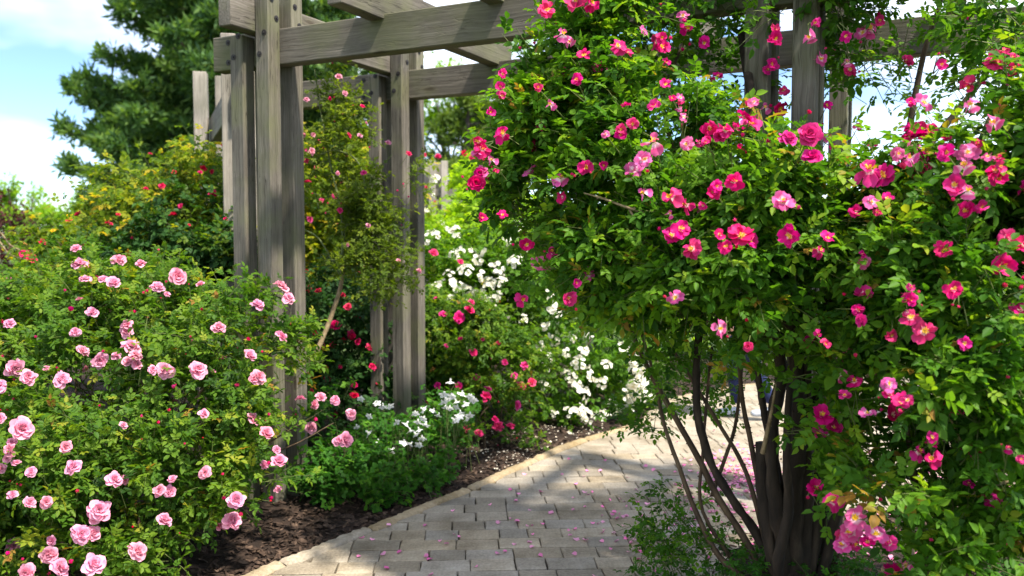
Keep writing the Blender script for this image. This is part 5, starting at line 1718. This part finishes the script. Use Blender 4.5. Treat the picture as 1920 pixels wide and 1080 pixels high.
# ================================================================= person on the far paving, almost hidden by the rose
M['navy'] = noisy_mat('navy_cloth', [(0.3, (0.008, 0.012, 0.045)), (0.7, (0.022, 0.032, 0.10))], 40, 4, 0.9, .3, .002)
M['shirt'] = noisy_mat('grey_cloth', [(0.3, (0.06, 0.07, 0.09)), (0.7, (0.12, 0.13, 0.16))], 40, 4, 0.9, .3, .002)
M['shoe'] = noisy_mat('pale_shoe', [(0.3, (0.30, 0.34, 0.42)), (0.7, (0.55, 0.58, 0.62))], 30, 4, 0.7, .2, .002)
M['skin'] = noisy_mat('skin', [(0.3, (0.42, 0.24, 0.17)), (0.7, (0.50, 0.30, 0.22))], 12, 3, 0.55, .1, .001)
M['hair'] = noisy_mat('hair', [(0.3, (0.02, 0.013, 0.009)), (0.7, (0.05, 0.032, 0.022))], 60, 4, 0.6, .4, .003, stretch=(1, 1, .2))


def skin_mesh(name, verts, radii, edges, mat, parent, org, sub=2):
    me = bpy.data.meshes.new(name)
    me.from_pydata([tuple(v) for v in verts], edges, [])
    me.materials.append(mat)
    o = put(name, me, parent, org)
    sk_ = o.modifiers.new('skin', 'SKIN'); sk_.use_smooth_shade = True
    for i, r in enumerate(radii):
        sv_ = me.skin_vertices[0].data[i]
        sv_.radius = r if hasattr(r, '__len__') else (r, r)
        sv_.use_root = i == 0
    m_ = o.modifiers.new('sub', 'SUBSURF'); m_.levels = sub; m_.render_levels = sub
    return o


pz = G(1398, 792)
pe = empty('person', (pz.x, pz.y, .036))
tag(pe, 'person in navy trousers and pale shoes walking past behind the rose canes', 'person')
# facing -x; coordinates relative to the feet
V_ = [(0, 0, .92), (0, 0, 1.12), (0, 0, 1.32), (0, 0, 1.42), (-.01, 0, 1.49), (-.025, 0, 1.56), (-.02, 0, 1.66),
      (0, .17, 1.37), (.05, .21, 1.12), (-.06, .20, .90), (-.10, .19, .82), (0, -.17, 1.37), (.0, -.21, 1.12), (-.14, -.20, .93), (-.19, -.19, .86)]
E_ = [(0, 1), (1, 2), (2, 3), (3, 4), (4, 5), (5, 6), (2, 7), (7, 8), (8, 9), (9, 10), (2, 11), (11, 12), (12, 13), (13, 14)]
R_ = [(.12, .16), (.11, .14), (.12, .16), (.08, .10), .05, .085, .09, .055, .045, .035, .035, .055, .045, .035, .035]
skin_mesh('body', V_, R_, E_, M['shirt'], pe, (pz.x, pz.y, .036))
V_ = [(0, 0, .95), (0, .09, .86), (-.10, .09, .50), (-.05, .09, .10), (0, -.09, .86), (.03, -.09, .48), (.20, -.09, .14)]
skin_mesh('trousers', V_, [(.13, .16), .085, .065, .055, .085, .065, .055], [(0, 1), (1, 2), (2, 3), (0, 4), (4, 5), (5, 6)], M['navy'], pe, (pz.x, pz.y, .036))
for (x_, y_, z_, t_) in ((-.05, .09, .045, 0), (.20, -.09, .07, .25)):
    skin_mesh('shoe', [(x_ + .03, y_, z_ + t_ * .06), (x_ - .08, y_, z_ - .005), (x_ - .19, y_, z_ - .012)], [(.045, .045), (.042, .038), (.036, .028)], [(0, 1), (1, 2)], M['shoe'], pe, (pz.x, pz.y, .036))
skin_mesh('head', [(-.02, 0, 1.50), (-.03, 0, 1.60), (-.02, 0, 1.68)], [.05, (.085, .075), (.08, .072)], [(0, 1), (1, 2)], M['skin'], pe, (pz.x, pz.y, .036))
skin_mesh('nose', [(-.11, 0, 1.615), (-.135, 0, 1.59)], [.012, .014], [(0, 1)], M['skin'], pe, (pz.x, pz.y, .036), 1)
skin_mesh('hair', [(.03, 0, 1.60), (.02, 0, 1.68), (-.03, 0, 1.72)], [(.075, .085), (.085, .09), (.07, .07)], [(0, 1), (1, 2)], M['hair'], pe, (pz.x, pz.y, .036))
for (x_, y_, z_) in ((-.10, .19, .82), (-.19, -.19, .86)):
    V_ = [(x_, y_, z_ + .02), (x_ - .01, y_, z_ - .06)]
    E_ = [(0, 1)]
    for k in range(4):
        b_ = len(V_)
        V_ += [(x_ - .03 + .02 * k, y_, z_ - .10), (x_ - .045 + .02 * k, y_ * .97, z_ - .14 + abs(k - 1.3) * .006)]
        E_ += [(1, b_), (b_, b_ + 1)]
    b_ = len(V_)
    V_ += [(x_ - .05, y_ * .95, z_ - .05), (x_ - .065, y_ * .93, z_ - .085)]
    E_ += [(0, b_), (b_, b_ + 1)]
    skin_mesh('hand', V_, [.03, .028] + [.010, .008] * 4 + [.011, .009], E_, M['skin'], pe, (pz.x, pz.y, .036), 1)

# white garden chair glimpsed through the right hand rose
M['whitepaint'] = noisy_mat('white_paint', [(0.3, (0.62, 0.60, 0.56)), (0.7, (0.80, 0.79, 0.75))], 12, 4, 0.5, .1, .001)
M['mesh_black'] = noisy_mat('black_fabric', [(0.3, (0.012, 0.012, 0.014)), (0.7, (0.03, 0.03, 0.034))], 90, 3, 0.8, .3, .002)
cz = W(1795, 800, 7.0)
ch = empty('garden_chair', (cz.x, 7.0, .036))
tag(ch, 'white tubular garden chair with black back glimpsed through leaves at the right edge', 'chair')
def rel(x_, y_, z_): return Vector((cz.x + x_, 7.0 + y_, .036 + z_))
for sx in (-1, 1):
    Tubes().add(catmull([rel(.24 * sx, -.24, 0), rel(.24 * sx, -.22, .40), rel(.24 * sx, -.18, .62), rel(.24 * sx, .05, .64), rel(.24 * sx, .2, .62)], 6), .013, 8).build('armrest', M['whitepaint'], ch)
    Tubes().add(catmull([rel(.22 * sx, .26, 0), rel(.22 * sx, .2, .42)], 4), .013, 8).build('leg', M['whitepaint'], ch)
Tubes().add(catmull([rel(-.22, .18, .40), rel(-.22, .25, .80), rel(-.15, .27, .92), rel(.15, .27, .92), rel(.22, .25, .80), rel(.22, .18, .40)], 7), .013, 8).build('back_frame', M['whitepaint'], ch)
put('backrest', timber_mesh(.40, .012, .42, M['mesh_black'], .003), ch, rel(0, .215, .66), Matrix.Rotation(R(-9), 3, 'X').to_quaternion())
put('seat', timber_mesh(.44, .42, .02, M['mesh_black'], .004), ch, rel(0, -.01, .41))
# white metal plant support by the old trunk
sz_ = G(1556, 1012)
sz_ = Vector((W(1552, 960, 3.95).x, 3.95, bed2_z(W(1552, 960, 3.95).x, 3.95)))
ps = empty('plant_support', sz_)
tag(ps, 'pale metal plant support with a triangular head standing behind the rose trunk', 'plant support')
for (a_, b_) in (((-.03, 0, -.03), (-.008, 0, .42)), ((.03, 0, -.03), (.008, 0, .42)), ((-.022, 0, .12), (.022, 0, .12)), ((-.016, 0, .24), (.016, 0, .24))):
    Tubes().add([sz_ + Vector(a_), sz_ + Vector(b_)], .006, 6).build('bar', M['whitepaint'], ps)

GROUPS = {'rose_bush': 'rose bushes in the planting beds', 'shrub': 'shrubs across the path', 'deciduous_tree': 'trees in the distance', 'climbing_rose': 'climbing roses on the pergola', 'pine_tree': 'pines behind the garden', 'pergola': 'timber pergolas'}
for o in bpy.data.objects:
    if o.parent is None and o.name.split('.')[0] in GROUPS:
        o['group'] = GROUPS[o.name.split('.')[0]]
